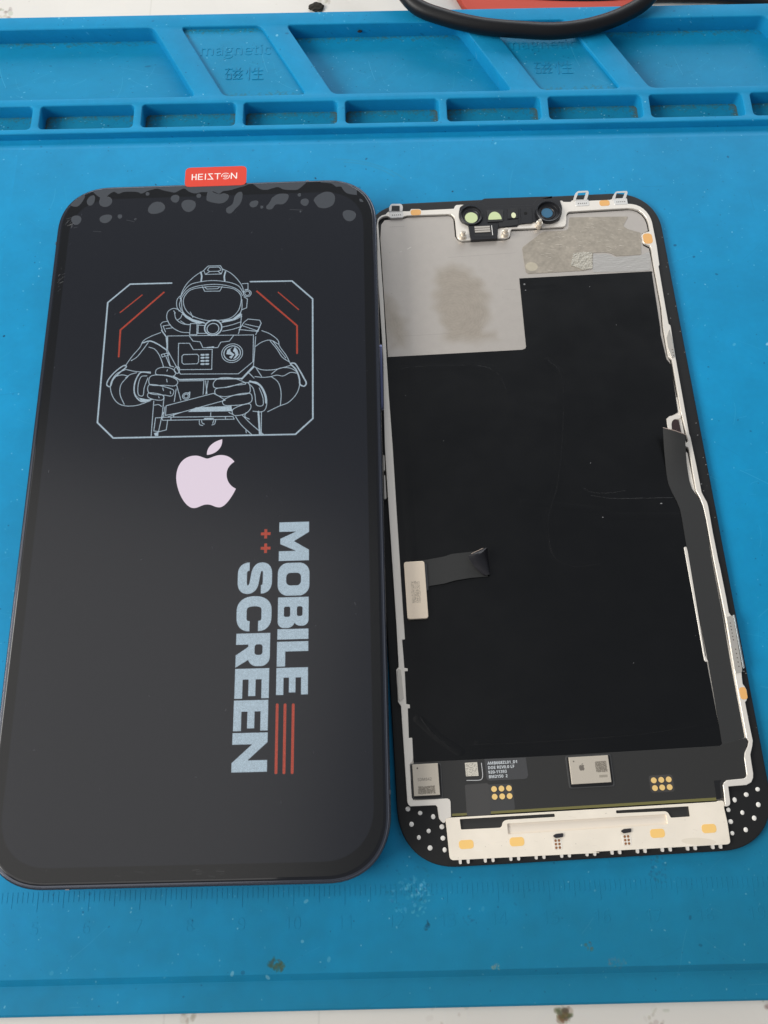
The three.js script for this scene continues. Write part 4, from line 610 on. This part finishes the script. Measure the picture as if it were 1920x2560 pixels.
  // clear tape residue
  const tapeMap = canvas(512, 300, (x, w, h) => {
    x.fillStyle = rgb(170, 161, 147); x.fillRect(0, 0, w, h); mottle(x, w, h, 40, 0.07); mottle(x, w, h, 12, 0.05);
    for (let i = 0; i < 90; i++) { const px = rr(0.1, 1) * w, py = rr(0.1, 0.75) * h, l = rr(4, 22), a = rr(-0.3, 0.7); x.strokeStyle = rnd() < 0.55 ? rgb(228, 220, 204, rr(0.3, 0.8)) : rgb(140, 130, 116, rr(0.3, 0.7)); x.lineWidth = rr(0.8, 2); x.beginPath(); x.moveTo(px, py); x.quadraticCurveTo(px + l / 2, py + rr(-4, 4), px + l * Math.cos(a), py + l * Math.sin(a)); x.stroke(); }
    x.fillStyle = rgb(222, 212, 184, 0.5); x.beginPath(); x.ellipse(30, 262, 26, 24, 0.4, 0, 7); x.fill();
  });
  const tapeBump = canvas(512, 300, (x, w, h) => { x.fillStyle = rgb(120, 120, 120); x.fillRect(0, 0, w, h); mottle(x, w, h, 60, 0.15); for (let i = 0; i < 60; i++) { const px = rnd() * w, py = rnd() * h, l = rr(6, 26); x.strokeStyle = rgb(rr(60, 230), 0, 0); x.strokeStyle = rnd() < 0.5 ? rgb(225, 225, 225, 0.7) : rgb(50, 50, 50, 0.5); x.lineWidth = rr(1, 3); x.beginPath(); x.moveTo(px, py); x.quadraticCurveTo(px + l / 2, py + rr(-5, 5), px + l, py + rr(-3, 8)); x.stroke(); } }, false);
  const plateLayer = (name, pts, z, m, label) => { const q = P(pts), b = new THREE.Box2().setFromPoints(q); return part(name, uvBox(slab(soften(q, 0.4, 3), 1.5, z), b.min.x, b.min.y, b.max.x - b.min.x, b.max.y - b.min.y), m, disp, label); };
  plateLayer('adhesive_tape', DI.TAPE, 1.63, mat({ map: tapeMap, bumpMap: tapeBump, bumpScale: 0.00014, roughness: 0.34, metalness: 0.2 }), 'wrinkled clear tape left on the steel plate');
  const crumple = canvas(256, 256, (x, w, h) => { x.fillStyle = rgb(150, 150, 150); x.fillRect(0, 0, w, h); mottle(x, w, h, 50, 0.8); mottle(x, w, h, 20, 0.4); }, false);
  plateLayer('adhesive_residue', DI.GHOST, 1.6, mat({ color: lin(0.44, 0.425, 0.4), bumpMap: crumple, bumpScale: 0.00006, roughness: 0.4, metalness: 0.1 }));
  plateLayer('adhesive_tape', DI.TAPE2, 1.72, mat({ color: lin(0.45, 0.42, 0.35), bumpMap: crumple, bumpScale: 0.00022, roughness: 0.3, metalness: 0.1 }), 'crumpled scrap of clear tape');
  // circuit board along the bottom and the ribbon up the right side
  const pcb = part('flex_board', slab(clean(P('-33.59 -58.51 -3.76 -58.8 17.52 -58.75 29.04 -58.73 29.6 -58.36 34.68 -57.46 34.75 -58.41 33.78 -60.35 33.53 -61.39 33.29 -64.63 32.68 -65.29 29.02 -65.43 28.03 -66.18 27.89 -68.95 -26.75 -69 -26.79 -66.68 -27.31 -65.84 -34.2 -65.6'), 0.1), 1.5, 1.74, 0.03, [], 1), M_pcb, disp);
  part('board_edge', slab([[-26.6, -69.2], [26.4, -69.15], [26.4, -68.6], [-26.6, -68.75]].map((v) => new THREE.Vector2(...v)), 1.5, 1.76), mat({ color: lin(0.17, 0.155, 0.05), roughness: 0.5 }), disp);
  const RL = resample(P(DI.RIB_L), 34), RR = resample(P(DI.RIB_R), 34), lift = (t) => 1.72 + 2.6 * Math.max(0, 1 - t / 0.16) ** 2 + 0.25 * Math.max(0, 1 - t / 0.5);
  part('ribbon_cable', grid(RL.map((a, i) => { const b = RR[i], t = i / 33; return [0, 0.25, 0.5, 0.75, 1].map((k) => [b.x + (a.x - b.x) * k, b.y + (a.y - b.y) * k, lift(t) - 0.25 * (2 * k - 1) ** 2 * Math.max(0, 1 - t / 0.3)]); }), 0.12), mat({ color: lin(0.03, 0.03, 0.029), roughness: 0.48, side: THREE.DoubleSide }), disp);
  part('cut_edge', tube([[RL[0].x, RL[0].y, lift(0) - 0.25], [(RL[0].x + RR[0].x) / 2, (RL[0].y + RR[0].y) / 2, lift(0)], [RR[0].x, RR[0].y, lift(0) - 0.25]], 0.1, 6, 5), mat({ color: lin(0.45, 0.35, 0.3), roughness: 0.4, metalness: 0.4 }), disp);
  part('metal_strip', slab(P(DI.STRIP), 1.5, 1.8, 0.05, [], 1), M_steel, disp);
  part('connector_socket', slab(P(DI.NOTCH), 1.3, 1.8), mat({ color: lin(0.03, 0.014, 0.014), roughness: 0.5 }), disp, 'dark brown connector socket');
  part('frame_hook', slab(soften(P(DI.BRACK), 0.3), 1.3, 1.9, 0.05, [], 1), M_steel, disp);
  part('board_notch', slab(P(DI.GAPB), 1.5, 1.77), M_dark, disp);
  // chips with their wells
  const well = (pts, name) => { const q = soften(P(pts), 0.5), b = new THREE.Box2().setFromPoints(q), hole = q.map((p) => p.clone().lerp(b.getCenter(new THREE.Vector2()), 0.06)); part(name, slab(q, 1.7, 1.84, 0.04, [hole], 1), mat({ color: lin(0.05, 0.05, 0.05), roughness: 0.5 }), disp); part('chip_well', slab(hole, 1.6, 1.77), M_dark, disp); };
  well(DI.CHIP1P, 'chip_frame'); well(DI.CHIP2P, 'chip_frame');
  const chip = (pts, map, label) => { const q = P(pts), b = new THREE.Box2().setFromPoints(q), g = slab([[b.min.x, b.min.y], [b.max.x, b.min.y], [b.max.x, b.max.y], [b.min.x, b.max.y]].map((v) => new THREE.Vector2(...v)), 1.7, 2.25, 0.06, [], 1); part('chip', uvBox(g, b.min.x, b.min.y, b.max.x - b.min.x, b.max.y - b.min.y), mat({ map, metalness: 0.3, roughness: 0.42 }), disp, label); };
  chip(DI.CHIP1, canvas(256, 300, (x, w, h) => { x.fillStyle = rgb(206, 196, 180); x.fillRect(0, 0, w, h); grain(x, w, h, 0.05); x.fillStyle = rgb(105, 98, 90); x.font = '38px sans-serif'; x.fillText('SDM842', 44, 160); x.beginPath(); x.arc(50, 38, 8, 0, 7); x.fill(); for (let i = 0; i < 1100; i++) { x.fillStyle = rgb(120, 112, 100, rr(0.1, 0.5)); x.fillRect(rr(42, 208), rr(208, 280), rr(3, 9), rr(3, 9)); } grain(x, w, h, 0.08); }), 'grey driver chip marked SDM842');
  chip(DI.CHIP2, canvas(400, 260, (x, w, h) => { x.fillStyle = rgb(208, 198, 182); x.fillRect(0, 0, w, h); grain(x, w, h, 0.05); x.fillStyle = rgb(128, 120, 110);
    x.save(); x.translate(92, 80); x.scale(0.145, 0.165); x.translate(-110, -150); x.beginPath(); x.moveTo(305, 171); x.bezierCurveTo(280, 168, 260, 150, 225, 152); x.bezierCurveTo(150, 155, 108, 215, 108, 295); x.bezierCurveTo(110, 370, 160, 485, 220, 485); x.bezierCurveTo(250, 485, 270, 462, 305, 462); x.bezierCurveTo(340, 462, 350, 482, 385, 480); x.bezierCurveTo(420, 478, 465, 410, 487, 362); x.bezierCurveTo(425, 330, 425, 230, 478, 190); x.bezierCurveTo(455, 160, 425, 148, 390, 148); x.bezierCurveTo(350, 150, 330, 168, 305, 171); x.moveTo(400, 48); x.bezierCurveTo(345, 62, 300, 95, 303, 147); x.bezierCurveTo(350, 145, 405, 110, 400, 48); x.fill(); x.restore();
    x.beginPath(); x.arc(44, 42, 8, 0, 7); x.fill(); for (let i = 0; i < 1100; i++) { x.fillStyle = rgb(118, 110, 98, rr(0.1, 0.5)); x.fillRect(rr(256, 370), rr(52, 156), rr(3, 9), rr(3, 9)); } x.fillStyle = rgb(172, 163, 148); x.fillRect(284, 186, 84, 24); grain(x, w, h, 0.08); }), 'grey chip marked with an apple logo');
  for (const p of P(DI.GOLD)) part('gold_pad', new THREE.CylinderGeometry(0.56, 0.56, 0.12, 18).rotateX(PI / 2).translate(p.x, p.y, 1.8), M_gold, disp);
  part('pad_outline', slab(rrect(13.6, -67, 18.4, -63.7, 0.5, 4), 1.7, 1.752), mat({ color: lin(0.055, 0.052, 0.05), roughness: 0.5 }), disp);
  part('board_patch', slab(soften(P(DI.PATCH1), 0.4), 1.7, 1.77), mat({ color: lin(0.058, 0.056, 0.054), roughness: 0.55 }), disp);
  part('board_patch', slab(soften(P(DI.PATCH2), 0.4), 1.7, 1.756), mat({ color: lin(0.052, 0.052, 0.052), roughness: 0.55 }), disp);
  const pq = P(DI.PANEL), pb = new THREE.Box2().setFromPoints(pq), pw = pb.max.x - pb.min.x, ph = pb.max.y - pb.min.y;
  part('marking_panel', uvBox(slab(pq, 1.7, 1.775), pb.min.x, pb.min.y, pw, ph), mat({ map: canvas(1024, 512, (x, w, h) => { x.fillStyle = rgb(68, 68, 69); x.fillRect(0, 0, w, h); x.fillStyle = rgb(205, 210, 212); x.font = 'bold 92px sans-serif'; ['AMB668ZL01_D1', 'DOE REV0.0 LF', '920-11393', 'BM2150  2'].forEach((t, i) => { x.save(); x.translate(64, 138 + i * 104); x.scale(1.04, 1.04); x.fillText(t, 0, 0); x.restore(); }); }), roughness: 0.5 }), disp, 'printed part number on the board');
  part('code_label', uvBox(slab(P(DI.CODE), 1.7, 1.79), -23.2, -61.85, 2.55, 2.67), mat({ map: canvas(128, 128, (x, w, h) => { x.fillStyle = rgb(206, 200, 186); x.fillRect(0, 0, w, h); for (let i = 0; i < 190; i++) { x.fillStyle = rgb(70, 68, 64, rr(0.1, 0.45)); x.fillRect(rr(2, 118), rr(2, 118), rr(3, 9), rr(3, 9)); } }), roughness: 0.6 }), disp);
  part('printed_corner', tube(P(DI.LLINE).map((p) => [p.x, p.y, 1.75]), 0.09, 20, 6), mat({ color: lin(0.5, 0.5, 0.5), roughness: 0.5 }), disp);
  // bottom bracket
  const bp = clean(P(DI.BPLATE), 0.12), pocket = [[-15.9, -71.12], [15.75, -71.1], [16, -71.35], [16, -73.1], [-15.9, -73.25]].map((v) => new THREE.Vector2(...v));
  const wear = canvas(1024, 160, (x, w, h) => { x.fillStyle = rgb(250, 239, 221); x.fillRect(0, 0, w, h); mottle(x, w, h, 120, 0.025); for (let i = 0; i < 60; i++) { x.strokeStyle = rnd() < 0.5 ? rgb(190, 176, 158, rr(0.1, 0.4)) : rgb(255, 250, 240, 0.5); x.lineWidth = rr(0.5, 1.3); const a = rnd() * w, b = rnd() * h; x.beginPath(); x.moveTo(a, b); x.lineTo(a + rr(-30, 30), b + rr(-6, 6)); x.stroke(); } x.fillStyle = rgb(176, 168, 156, 0.5); x.beginPath(); x.ellipse(404, 120, 9, 6, 0, 0, 7); x.fill(); x.fillStyle = rgb(226, 212, 190, 0.4); x.beginPath(); x.ellipse(905, 140, 62, 13, 0.1, 0, 7); x.fill(); for (let i = 0; i < 40; i++) { x.fillStyle = rgb(120, 108, 95, rr(0.2, 0.6)); x.fillRect(rnd() * w, rnd() * h, rr(1, 3), rr(1, 2)); } });
  const plate = part('bottom_bracket', uvBox(slab(soften(bp, 0.25, 3), 1.3, 1.92, 0.06, [soften(pocket, 0.3), soften(P(DI.SLOT1), 0.25, 3), soften(P(DI.SLOT2), 0.25, 3)], 1), -28, -77.6, 56, 8.4), mat({ map: wear, metalness: 0.12, roughness: 0.4 }), disp, 'cream metal bracket with two dark slots');
  part('bracket_pocket', slab(rrect(-16.2, -73.45, 16.3, -70.8, 0.2), 1.3, 1.55), mat({ color: lin(0.88, 0.79, 0.67), metalness: 0.12, roughness: 0.4 }), plate);
  part('slot_floor', slab(rrect(-26.5, -73, -1, -69.6, 0.1, 2), 1.3, 1.5), M_pcb, plate); part('slot_floor', slab(rrect(5, -73, 25.5, -69.6, 0.1, 2), 1.3, 1.505), M_pcb, plate);
  for (const p of P(DI.TABS)) part('bracket_tab', slab(soften([[p.x - 0.24, p.y - 0.5], [p.x + 0.24, p.y - 0.5], [p.x + 0.3, p.y + 0.4], [p.x - 0.3, p.y + 0.4]].map((v) => new THREE.Vector2(...v)), 0.2), 1.3, 1.88), M_steel, plate);
  const amber = P(DI.PADS);
  amber.forEach((p, i) => { const [w, h] = i < 4 ? [1.45, 0.82] : i < 6 ? [1.3, 0.86] : i === 6 ? [1.15, 1.5] : [0.72, 1.25]; const side = i < 4 ? [plate, 1.9, 1.945] : [disp, 1.9, 1.985]; part('contact_pad', slab(rrect(p.x - w, p.y - h, p.x + w, p.y + h, Math.min(w, h) * 0.75, 6), side[1], side[2]), i < 4 ? M_amber_lit : M_amber_dim, side[0]); });
  part('pad_lug', slab(rrect(31.9, 62.3, 34.4, 65.7, 1.1, 6), 1.3, 1.93, 0.06, [], 1), M_steel, disp);
  for (const [cx, blot] of [[-6.3, [-6, -73.85]], [7.4, [7.5, -73.7]]]) {
    part('test_contact', slab(rrect(cx - 0.9, -76.5, cx + 0.9, -74.5, 0.3, 4), 1.9, 1.955, 0.02, [], 1), mat({ color: lin(0.86, 0.8, 0.7), roughness: 0.5 }), plate);
    for (const dx of [-0.34, 0.34]) for (const dy of [-0.65, 0, 0.65]) part('contact_point', new THREE.CylinderGeometry(0.25, 0.25, 0.05, 10).rotateX(PI / 2).translate(cx + dx, -75.5 + dy, 1.965), mat({ color: lin(0.3, 0.13, 0.05), roughness: 0.5 }), plate);
    part('foam_scrap', slab(soften([[blot[0] - 1.1, blot[1] - 0.1], [blot[0] - 0.6, blot[1] - 0.55], [blot[0] + 0.9, blot[1] - 0.4], [blot[0] + 1, blot[1] + 0.3], [blot[0] - 0.5, blot[1] + 0.25]].map((v) => new THREE.Vector2(...v)), 0.15), 1.9, 2.25, 0.08, [], 1), mat({ color: lin(0.02, 0.018, 0.022), roughness: 0.8 }), plate);
  }
  const dot = new THREE.SphereGeometry(0.47, 16, 8).scale(1, 1, 0.3), M_dot = mat({ color: lin(0.85, 0.82, 0.76), roughness: 0.5 });
  for (const p of [...P(DI.DOTS_L), ...P(DI.DOTS_R)]) part('adhesive_dot', dot.clone().scale(rr(0.85, 1.06), rr(0.85, 1.06), 1).translate(p.x + rr(-0.05, 0.05), p.y + rr(-0.05, 0.05), 1.31), M_dot, disp);
  // loose connector and its folded flex
  const FT = resample(P(DI.FLEX_T), 18), FB = resample(P(DI.FLEX_B), 18);
  part('flex_cable', grid(FB.map((b, i) => { const a = FT[i]; return [0, 0.5, 1].map((k) => [a.x + (b.x - a.x) * k, a.y + (b.y - a.y) * k, 1.9 + 0.2 * Math.sin(i / 17 * PI)]); }), 0.12), mat({ color: lin(0.024, 0.024, 0.023), roughness: 0.5, side: THREE.DoubleSide }), disp);
  part('flex_stiffener', slab(soften([[-29.1, -17.1], [-28, -17.1], [-28, -23], [-29.1, -23.4]].map((v) => new THREE.Vector2(...v)), 0.2), 1.95, 2.15), mat({ color: lin(0.06, 0.062, 0.068), roughness: 0.5 }), disp);
  {
    const free = resample(P('-15.5 -14.7 -17.2 -15.5 -19 -16.35 -18.5 -17.4 -17.4 -18.9 -15.7 -20.5'), 13), zf = [3.4, 3.6, 3.8, 4.0, 4.1, 3.9, 3.5, 3.2, 2.9, 2.7, 2.5, 2.3, 2.1];
    const rows = free.map((p, i) => { const t = i / 12, cx = -14.45 + 0.15 * t, cy = -14.75 - 5.6 * t; return [0, 0.2, 0.4, 0.6, 0.8, 1].map((k) => [cx + (p.x - cx) * k + 0.35 * Math.sin(k * PI), cy + (p.y - cy) * k, 2 + (zf[i] - 2) * Math.min(1, k * 1.5) + 0.5 * Math.sin(k * PI)]); });
    part('folded_end', grid(rows, 0.1), mat({ color: lin(0.012, 0.011, 0.014), roughness: 0.4, side: THREE.DoubleSide }), disp);
    part('cut_edge', tube(free.slice(0, 5).map((p, i) => [p.x, p.y, zf[i] + 0.05]), 0.09, 8, 5), mat({ color: lin(0.5, 0.4, 0.33), roughness: 0.35, metalness: 0.5 }), disp);
  }
  const fq = P(DI.FCON), fb = new THREE.Box2().setFromPoints(fq);
  part('connector_plate', uvBox(crease(slab(rrect(fb.min.x + 0.25, fb.min.y, fb.max.x - 0.25, fb.max.y, 0.5, 5), 1.7, 2.7, 0.08, [], 2), 0.5), fb.min.x, fb.min.y, fb.max.x - fb.min.x, fb.max.y - fb.min.y), mat({ map: canvas(160, 440, (x, w, h) => { x.fillStyle = rgb(248, 230, 206); x.fillRect(0, 0, w, h); for (let i = 0; i < 700; i++) { x.fillStyle = rgb(150, 138, 120, rr(0.1, 0.45)); x.fillRect(rr(46, 107), rr(152, 318), rr(2, 6), rr(2, 6)); } grain(x, w, h, 0.07); }), metalness: 0.25, roughness: 0.36 }), disp, 'pale gold metal connector cap');
  // camera and sensor housing
  const house = part('sensor_housing', slab(soften(P(DI.HOUSE), 0.35, 3), 1.3, 2.2, 0.08, [], 1), M_plastic, disp);
  part('housing_plate', slab(soften([[-14.3, 76.3], [-12.8, 76.75], [13.2, 76.5], [13.8, 75.5], [13.5, 69.4], [12.8, 68.75], [-0.6, 68.75], [-1, 66.6], [-2, 66.1], [-13.1, 66.1], [-14.2, 66.9], [-14.4, 70]].map((v) => new THREE.Vector2(...v)), 0.5), 1.3, 1.93, 0.06, [], 1), M_steel, disp);
  part('housing_bridge', slab(soften([[-8.4, 75], [6.6, 74.7], [6.9, 76.9], [11, 77.9], [-6.5, 78.2], [-8.6, 76.9]].map((v) => new THREE.Vector2(...v)), 0.2), 1.3, 2.14, 0.05, [], 1), M_plastic, house);
  const cup = (cx, cy, r, hh, lensR, m, lx, ly) => {
    const prof = [[r * 0.97, 0], [r, hh * 0.6], [r * 0.97, hh * 0.9], [r * 0.93, hh], [r * 0.86, hh * 0.96], [r * 0.83, hh * 0.5], [r * 0.78, 0.35], [lensR * 1.4, 0.3], [lensR * 1.3, 0.42], [lensR * 1.12, 0.42], [lensR * 1.02, 0.3]].map((v) => new THREE.Vector2(...v));
    const c = part('lens_cup', crease(new THREE.LatheGeometry(prof, 40).rotateX(PI / 2).translate(cx, cy, 1.9), 0.6), M_plastic, house);
    part('camera_lens', new THREE.CylinderGeometry(lensR, lensR, 0.3, 32).rotateX(PI / 2).translate(lx, ly, 2.18), m, house); return c;
  };
  part('speaker_edge', block(-5.55, -5.38, 66.7, 69.6, 2.3, 2.56), M_bright, house);
  const M_ir = mat({ color: lin(0.64, 0.74, 0.4), roughness: 0.35, clearcoat: 0.3 });
  cup(-10.29, 73, 3.0, 0.8, 1.6, M_ir, -10.31, 72.4); cup(9.2, 72.75, 3.25, 1.15, 1.42, mat({ color: lin(0.05, 0.16, 0.27), roughness: 0.2, clearcoat: 0.5 }), 8.93, 72.72);
  const pf = (name, pts, z0, z1, m, r = 0.15) => part(name, slab(soften(P(pts), r, 3), z0, z1, 0.05, [], 1), m, house);
  pf('emitter_frame', DI.IRBOX, 2.1, 2.42, mat({ color: lin(0.02, 0.02, 0.02), roughness: 0.45 })); pf('sensor_frame', DI.PILLBOX, 2.1, 2.38, M_dark); pf('sensor_frame', DI.BOX3, 2.1, 2.36, M_plastic); pf('speaker_frame', DI.SPK, 1.3, 2.46, M_plastic); pf('speaker_mesh', DI.SPKB, 2.4, 2.5, M_dark, 0.05); pf('cable_block', DI.BLK, 1.3, 2.3, M_dark);
  { const a = []; for (let i = 0; i <= 20; i++) { const t = PI * i / 20; a.push(new THREE.Vector2(-4.4 + 1.68 * Math.cos(t), 71.4 + 2.35 * Math.sin(t))); } part('emitter_window', slab(soften(a, 0.3, 2), 2.3, 2.48), M_ir, house); }
  part('sensor_window', slab(ring(20, 0.4, 72.44, 0.58, 0.82), 2.3, 2.44), mat({ color: lin(0.82, 0.86, 0.55), roughness: 0.3 }), house);
  part('port_hole', slab(ring(14, 3.5, 72.9, 0.42), 2.3, 2.4), mat({ color: lin(0.002, 0.002, 0.002), roughness: 0.9 }), house);
  { const b = P(DI.SPKBAR), lo = b[2].y, hi = b[0].y; for (let i = 0; i < 3; i++) part('speaker_bar', block(-9.8, -5.95, lo + (hi - lo) * (i / 3 + 0.03), lo + (hi - lo) * ((i + 1) / 3 - 0.05), 2.4, 2.6), mat({ color: lin(0.62, 0.57, 0.5), metalness: 0.5, roughness: 0.35 }), house); }
  for (const p of P(DI.PINS)) { const prof = [[0, 2.6], [0.42, 2.55], [0.55, 2.3], [0.55, 1.5], [0.85, 1.42], [0.9, 0.1], [0.9, 0]].map((v) => new THREE.Vector2(...v)).reverse(); part('locating_pin', crease(new THREE.LatheGeometry(prof, 24).rotateX(PI / 2).translate(p.x, p.y - 0.25, 1.6), 0.6), mat({ color: lin(0.86, 0.78, 0.66), metalness: 0.7, roughness: 0.28 }), disp); }
  part('border_slot', slab(P(DI.SLOTT), 1.25, 1.36), M_dark, disp); part('border_slot', slab(P(DI.SLOTT2), 1.25, 1.37), M_dark, disp);
  // spring clips on the far edge
  [['CLIP1', 'CLIP1H', 75.5], ['CLIP2', 'CLIP2H', 76.3], ['CLIP3', 'CLIP3H', 76.2]].forEach(([a, b, hinge]) => {
    const q = P(DI[a]).map((p) => p.clone()), hq = P(DI[b]).map((p) => p.clone()), cx = q.reduce((s, p) => s + p.x, 0) / q.length, t = 0.3, f = 1 / (Math.cos(t) + Math.sin(t) * 0.8);
    const sh = (p) => new THREE.Vector2(p.x - cx, (p.y - hinge) * f);
    part('spring_clip', slab(soften(q.map(sh), 0.35), 0, 0.13, 0.02, [soften(hq.map(sh).map((p, k, A) => p.clone().sub(new THREE.Vector2(A.reduce((s, v) => s + v.x, 0) / 4, A.reduce((s, v) => s + v.y, 0) / 4)).multiplyScalar(1.16).add(new THREE.Vector2(A.reduce((s, v) => s + v.x, 0) / 4, A.reduce((s, v) => s + v.y, 0) / 4))), 0.1)], 1).rotateX(t).translate(cx, hinge, 1.95), M_bright, disp);
    part('clip_base', slab(rrect(cx - 1.75, hinge - 1.75, cx + 1.75, hinge + 0.2, 0.35, 4), 1.3, 2.02, 0.06, [], 1), mat({ color: lin(0.8, 0.78, 0.74), metalness: 0.35, roughness: 0.35 }), disp);
    for (let k = 0; k < 5; k++) part('clip_rivet', new THREE.CylinderGeometry(0.13, 0.13, 0.06, 8).rotateX(PI / 2).translate(cx - 1 + 0.5 * k, hinge - 0.95, 2.04), mat({ color: lin(0.12, 0.11, 0.1), roughness: 0.5 }), disp);
  });
  // contact springs on the long sides
  const M_spring = mat({ color: lin(0.66, 0.62, 0.55), metalness: 0.6, roughness: 0.38 });
  for (const k of ['SPR_R', 'SPR_UR', 'SPR_LL', 'SPR_L2']) { const q = P(DI[k]); part('contact_spring', slab(soften(q, 0.15, 2), 1.3, 2.12, 0.05, [], 1), M_spring, disp); }
  part('spring_edge', slab(P(DI.SPR_L), 1.3, 2.3, 0.04, [], 1), mat({ color: lin(0.42, 0.46, 0.47), metalness: 0.7, roughness: 0.3 }), disp);
  const holes = []; const sp = (x0, y0, x1, y1, n) => { for (let i = 0; i < n; i++) holes.push(new THREE.CylinderGeometry(0.13, 0.13, 0.04, 8).rotateX(PI / 2).translate(x0 + (x1 - x0) * i / (n - 1), y0 + (y1 - y0) * i / (n - 1), 2.125)); };
  const sb = new THREE.Box2().setFromPoints(P(DI.SPR_R)), scx = (sb.min.x + sb.max.x) / 2; sp(scx, sb.max.y - 1.6, scx, sb.max.y - 5.2, 6); sp(scx + 0.1, sb.min.y + 5, scx + 0.1, sb.min.y + 1.4, 5);
  const ub = new THREE.Box2().setFromPoints(P(DI.SPR_UR)); sp((ub.min.x + ub.max.x) / 2 + 0.2, ub.min.y + 2, (ub.min.x + ub.max.x) / 2 + 0.3, ub.min.y + 0.5, 3);
  part('spring_rivets', mergeGeometries(holes), mat({ color: lin(0.1, 0.08, 0.06), roughness: 0.5 }), disp).userData.kind = 'stuff';
}

// ------------------------------------------------------------------ cables and the red sheet behind the mat
{
  const rub = mat({ color: lin(0.006, 0.006, 0.007), roughness: 0.42, specularIntensity: 0.7 });
  const tagged = (o, label, category, group) => { o.userData = { label, category }; if (group) o.userData.group = group; return o; };
  tagged(part('cable', tube([[8, 262, 9], [17, 247, 6.5], [26.4, 234.5, 4.6], [31.4, 227.6, 3.6], [39.0, 223.6, 3.3], [48.8, 220.4, 3.2], [59.7, 218.7, 3.2], [69.5, 218.0, 3.2], [79.5, 219.5, 3.3], [88.7, 223.2, 3.5], [96.0, 228.3, 4.4], [103, 241, 8], [106, 262, 14]], 2.15, 120, 16), rub), 'thick black rubber cable looping in an arc over the blue mat', 'cable');
  tagged(part('cable', tube([[34, 262, -3.1], [45, 247, -3.1], [55.1, 238.5, -3.1], [65.4, 237.0, -3.1], [76.9, 236.1, -3.1], [87.2, 236.0, -3.1], [98.9, 237.0, -3.1], [110.5, 237.0, -3.1], [119.6, 236.3, -3.1], [128.6, 234.8, -3.1], [134.1, 233.5, -3.1], [150, 228.5, 0], [170, 222, 3]], 1.4, 110, 14), rub), 'thinner black cable lying straight along the bench just behind the blue mat', 'cable');
  scene.children.at(-1).name = 'cable_001';
  const red = part('plastic_sheet', crease(slab(soften([[46.5, 232], [96, 231.5], [98, 300], [18, 300]].map((v) => new THREE.Vector2(...v)), 2), -4.48, -2.2, 0.3), 0.5), mat({ color: lin(0.55, 0.06, 0.03), roughness: 0.5 }));
  tagged(red, 'red flat plastic sheet on the bench behind the mat, under the black cables', 'plastic sheet');
  const crumb = (x, y, z, r, seedv) => { const g = new THREE.IcosahedronGeometry(1, 3), p = g.attributes.position; for (let i = 0; i < p.count; i++) { const v = new THREE.Vector3().fromBufferAttribute(p, i), k = 1 + 0.35 * noise.noise(v.x * 2 + seedv, v.y * 2, v.z * 2) + 0.15 * noise.noise(v.x * 6, v.y * 6 + seedv, v.z * 6); p.setXYZ(i, v.x * k * r * 1.5, v.y * k * r, v.z * k * r * 0.5); } g.computeVertexNormals(); return g.translate(x, y, z); };
  tagged(part('dirt_crumb', crumb(3.1, 237, -4.1, 1.5, 3), mat({ color: lin(0.03, 0.026, 0.018), roughness: 0.95 })), 'dark crumb of dirt on the white bench behind the mat', 'dirt');
  tagged(part('dirt_crumb_001', crumb(15.6, 224.2, -1.2, 0.45, 6), mat({ color: lin(0.01, 0.012, 0.014), roughness: 0.95 })), 'tiny black crumb stuck on the far wall of the middle tray', 'dirt');
}
renderer.render(scene, camera);
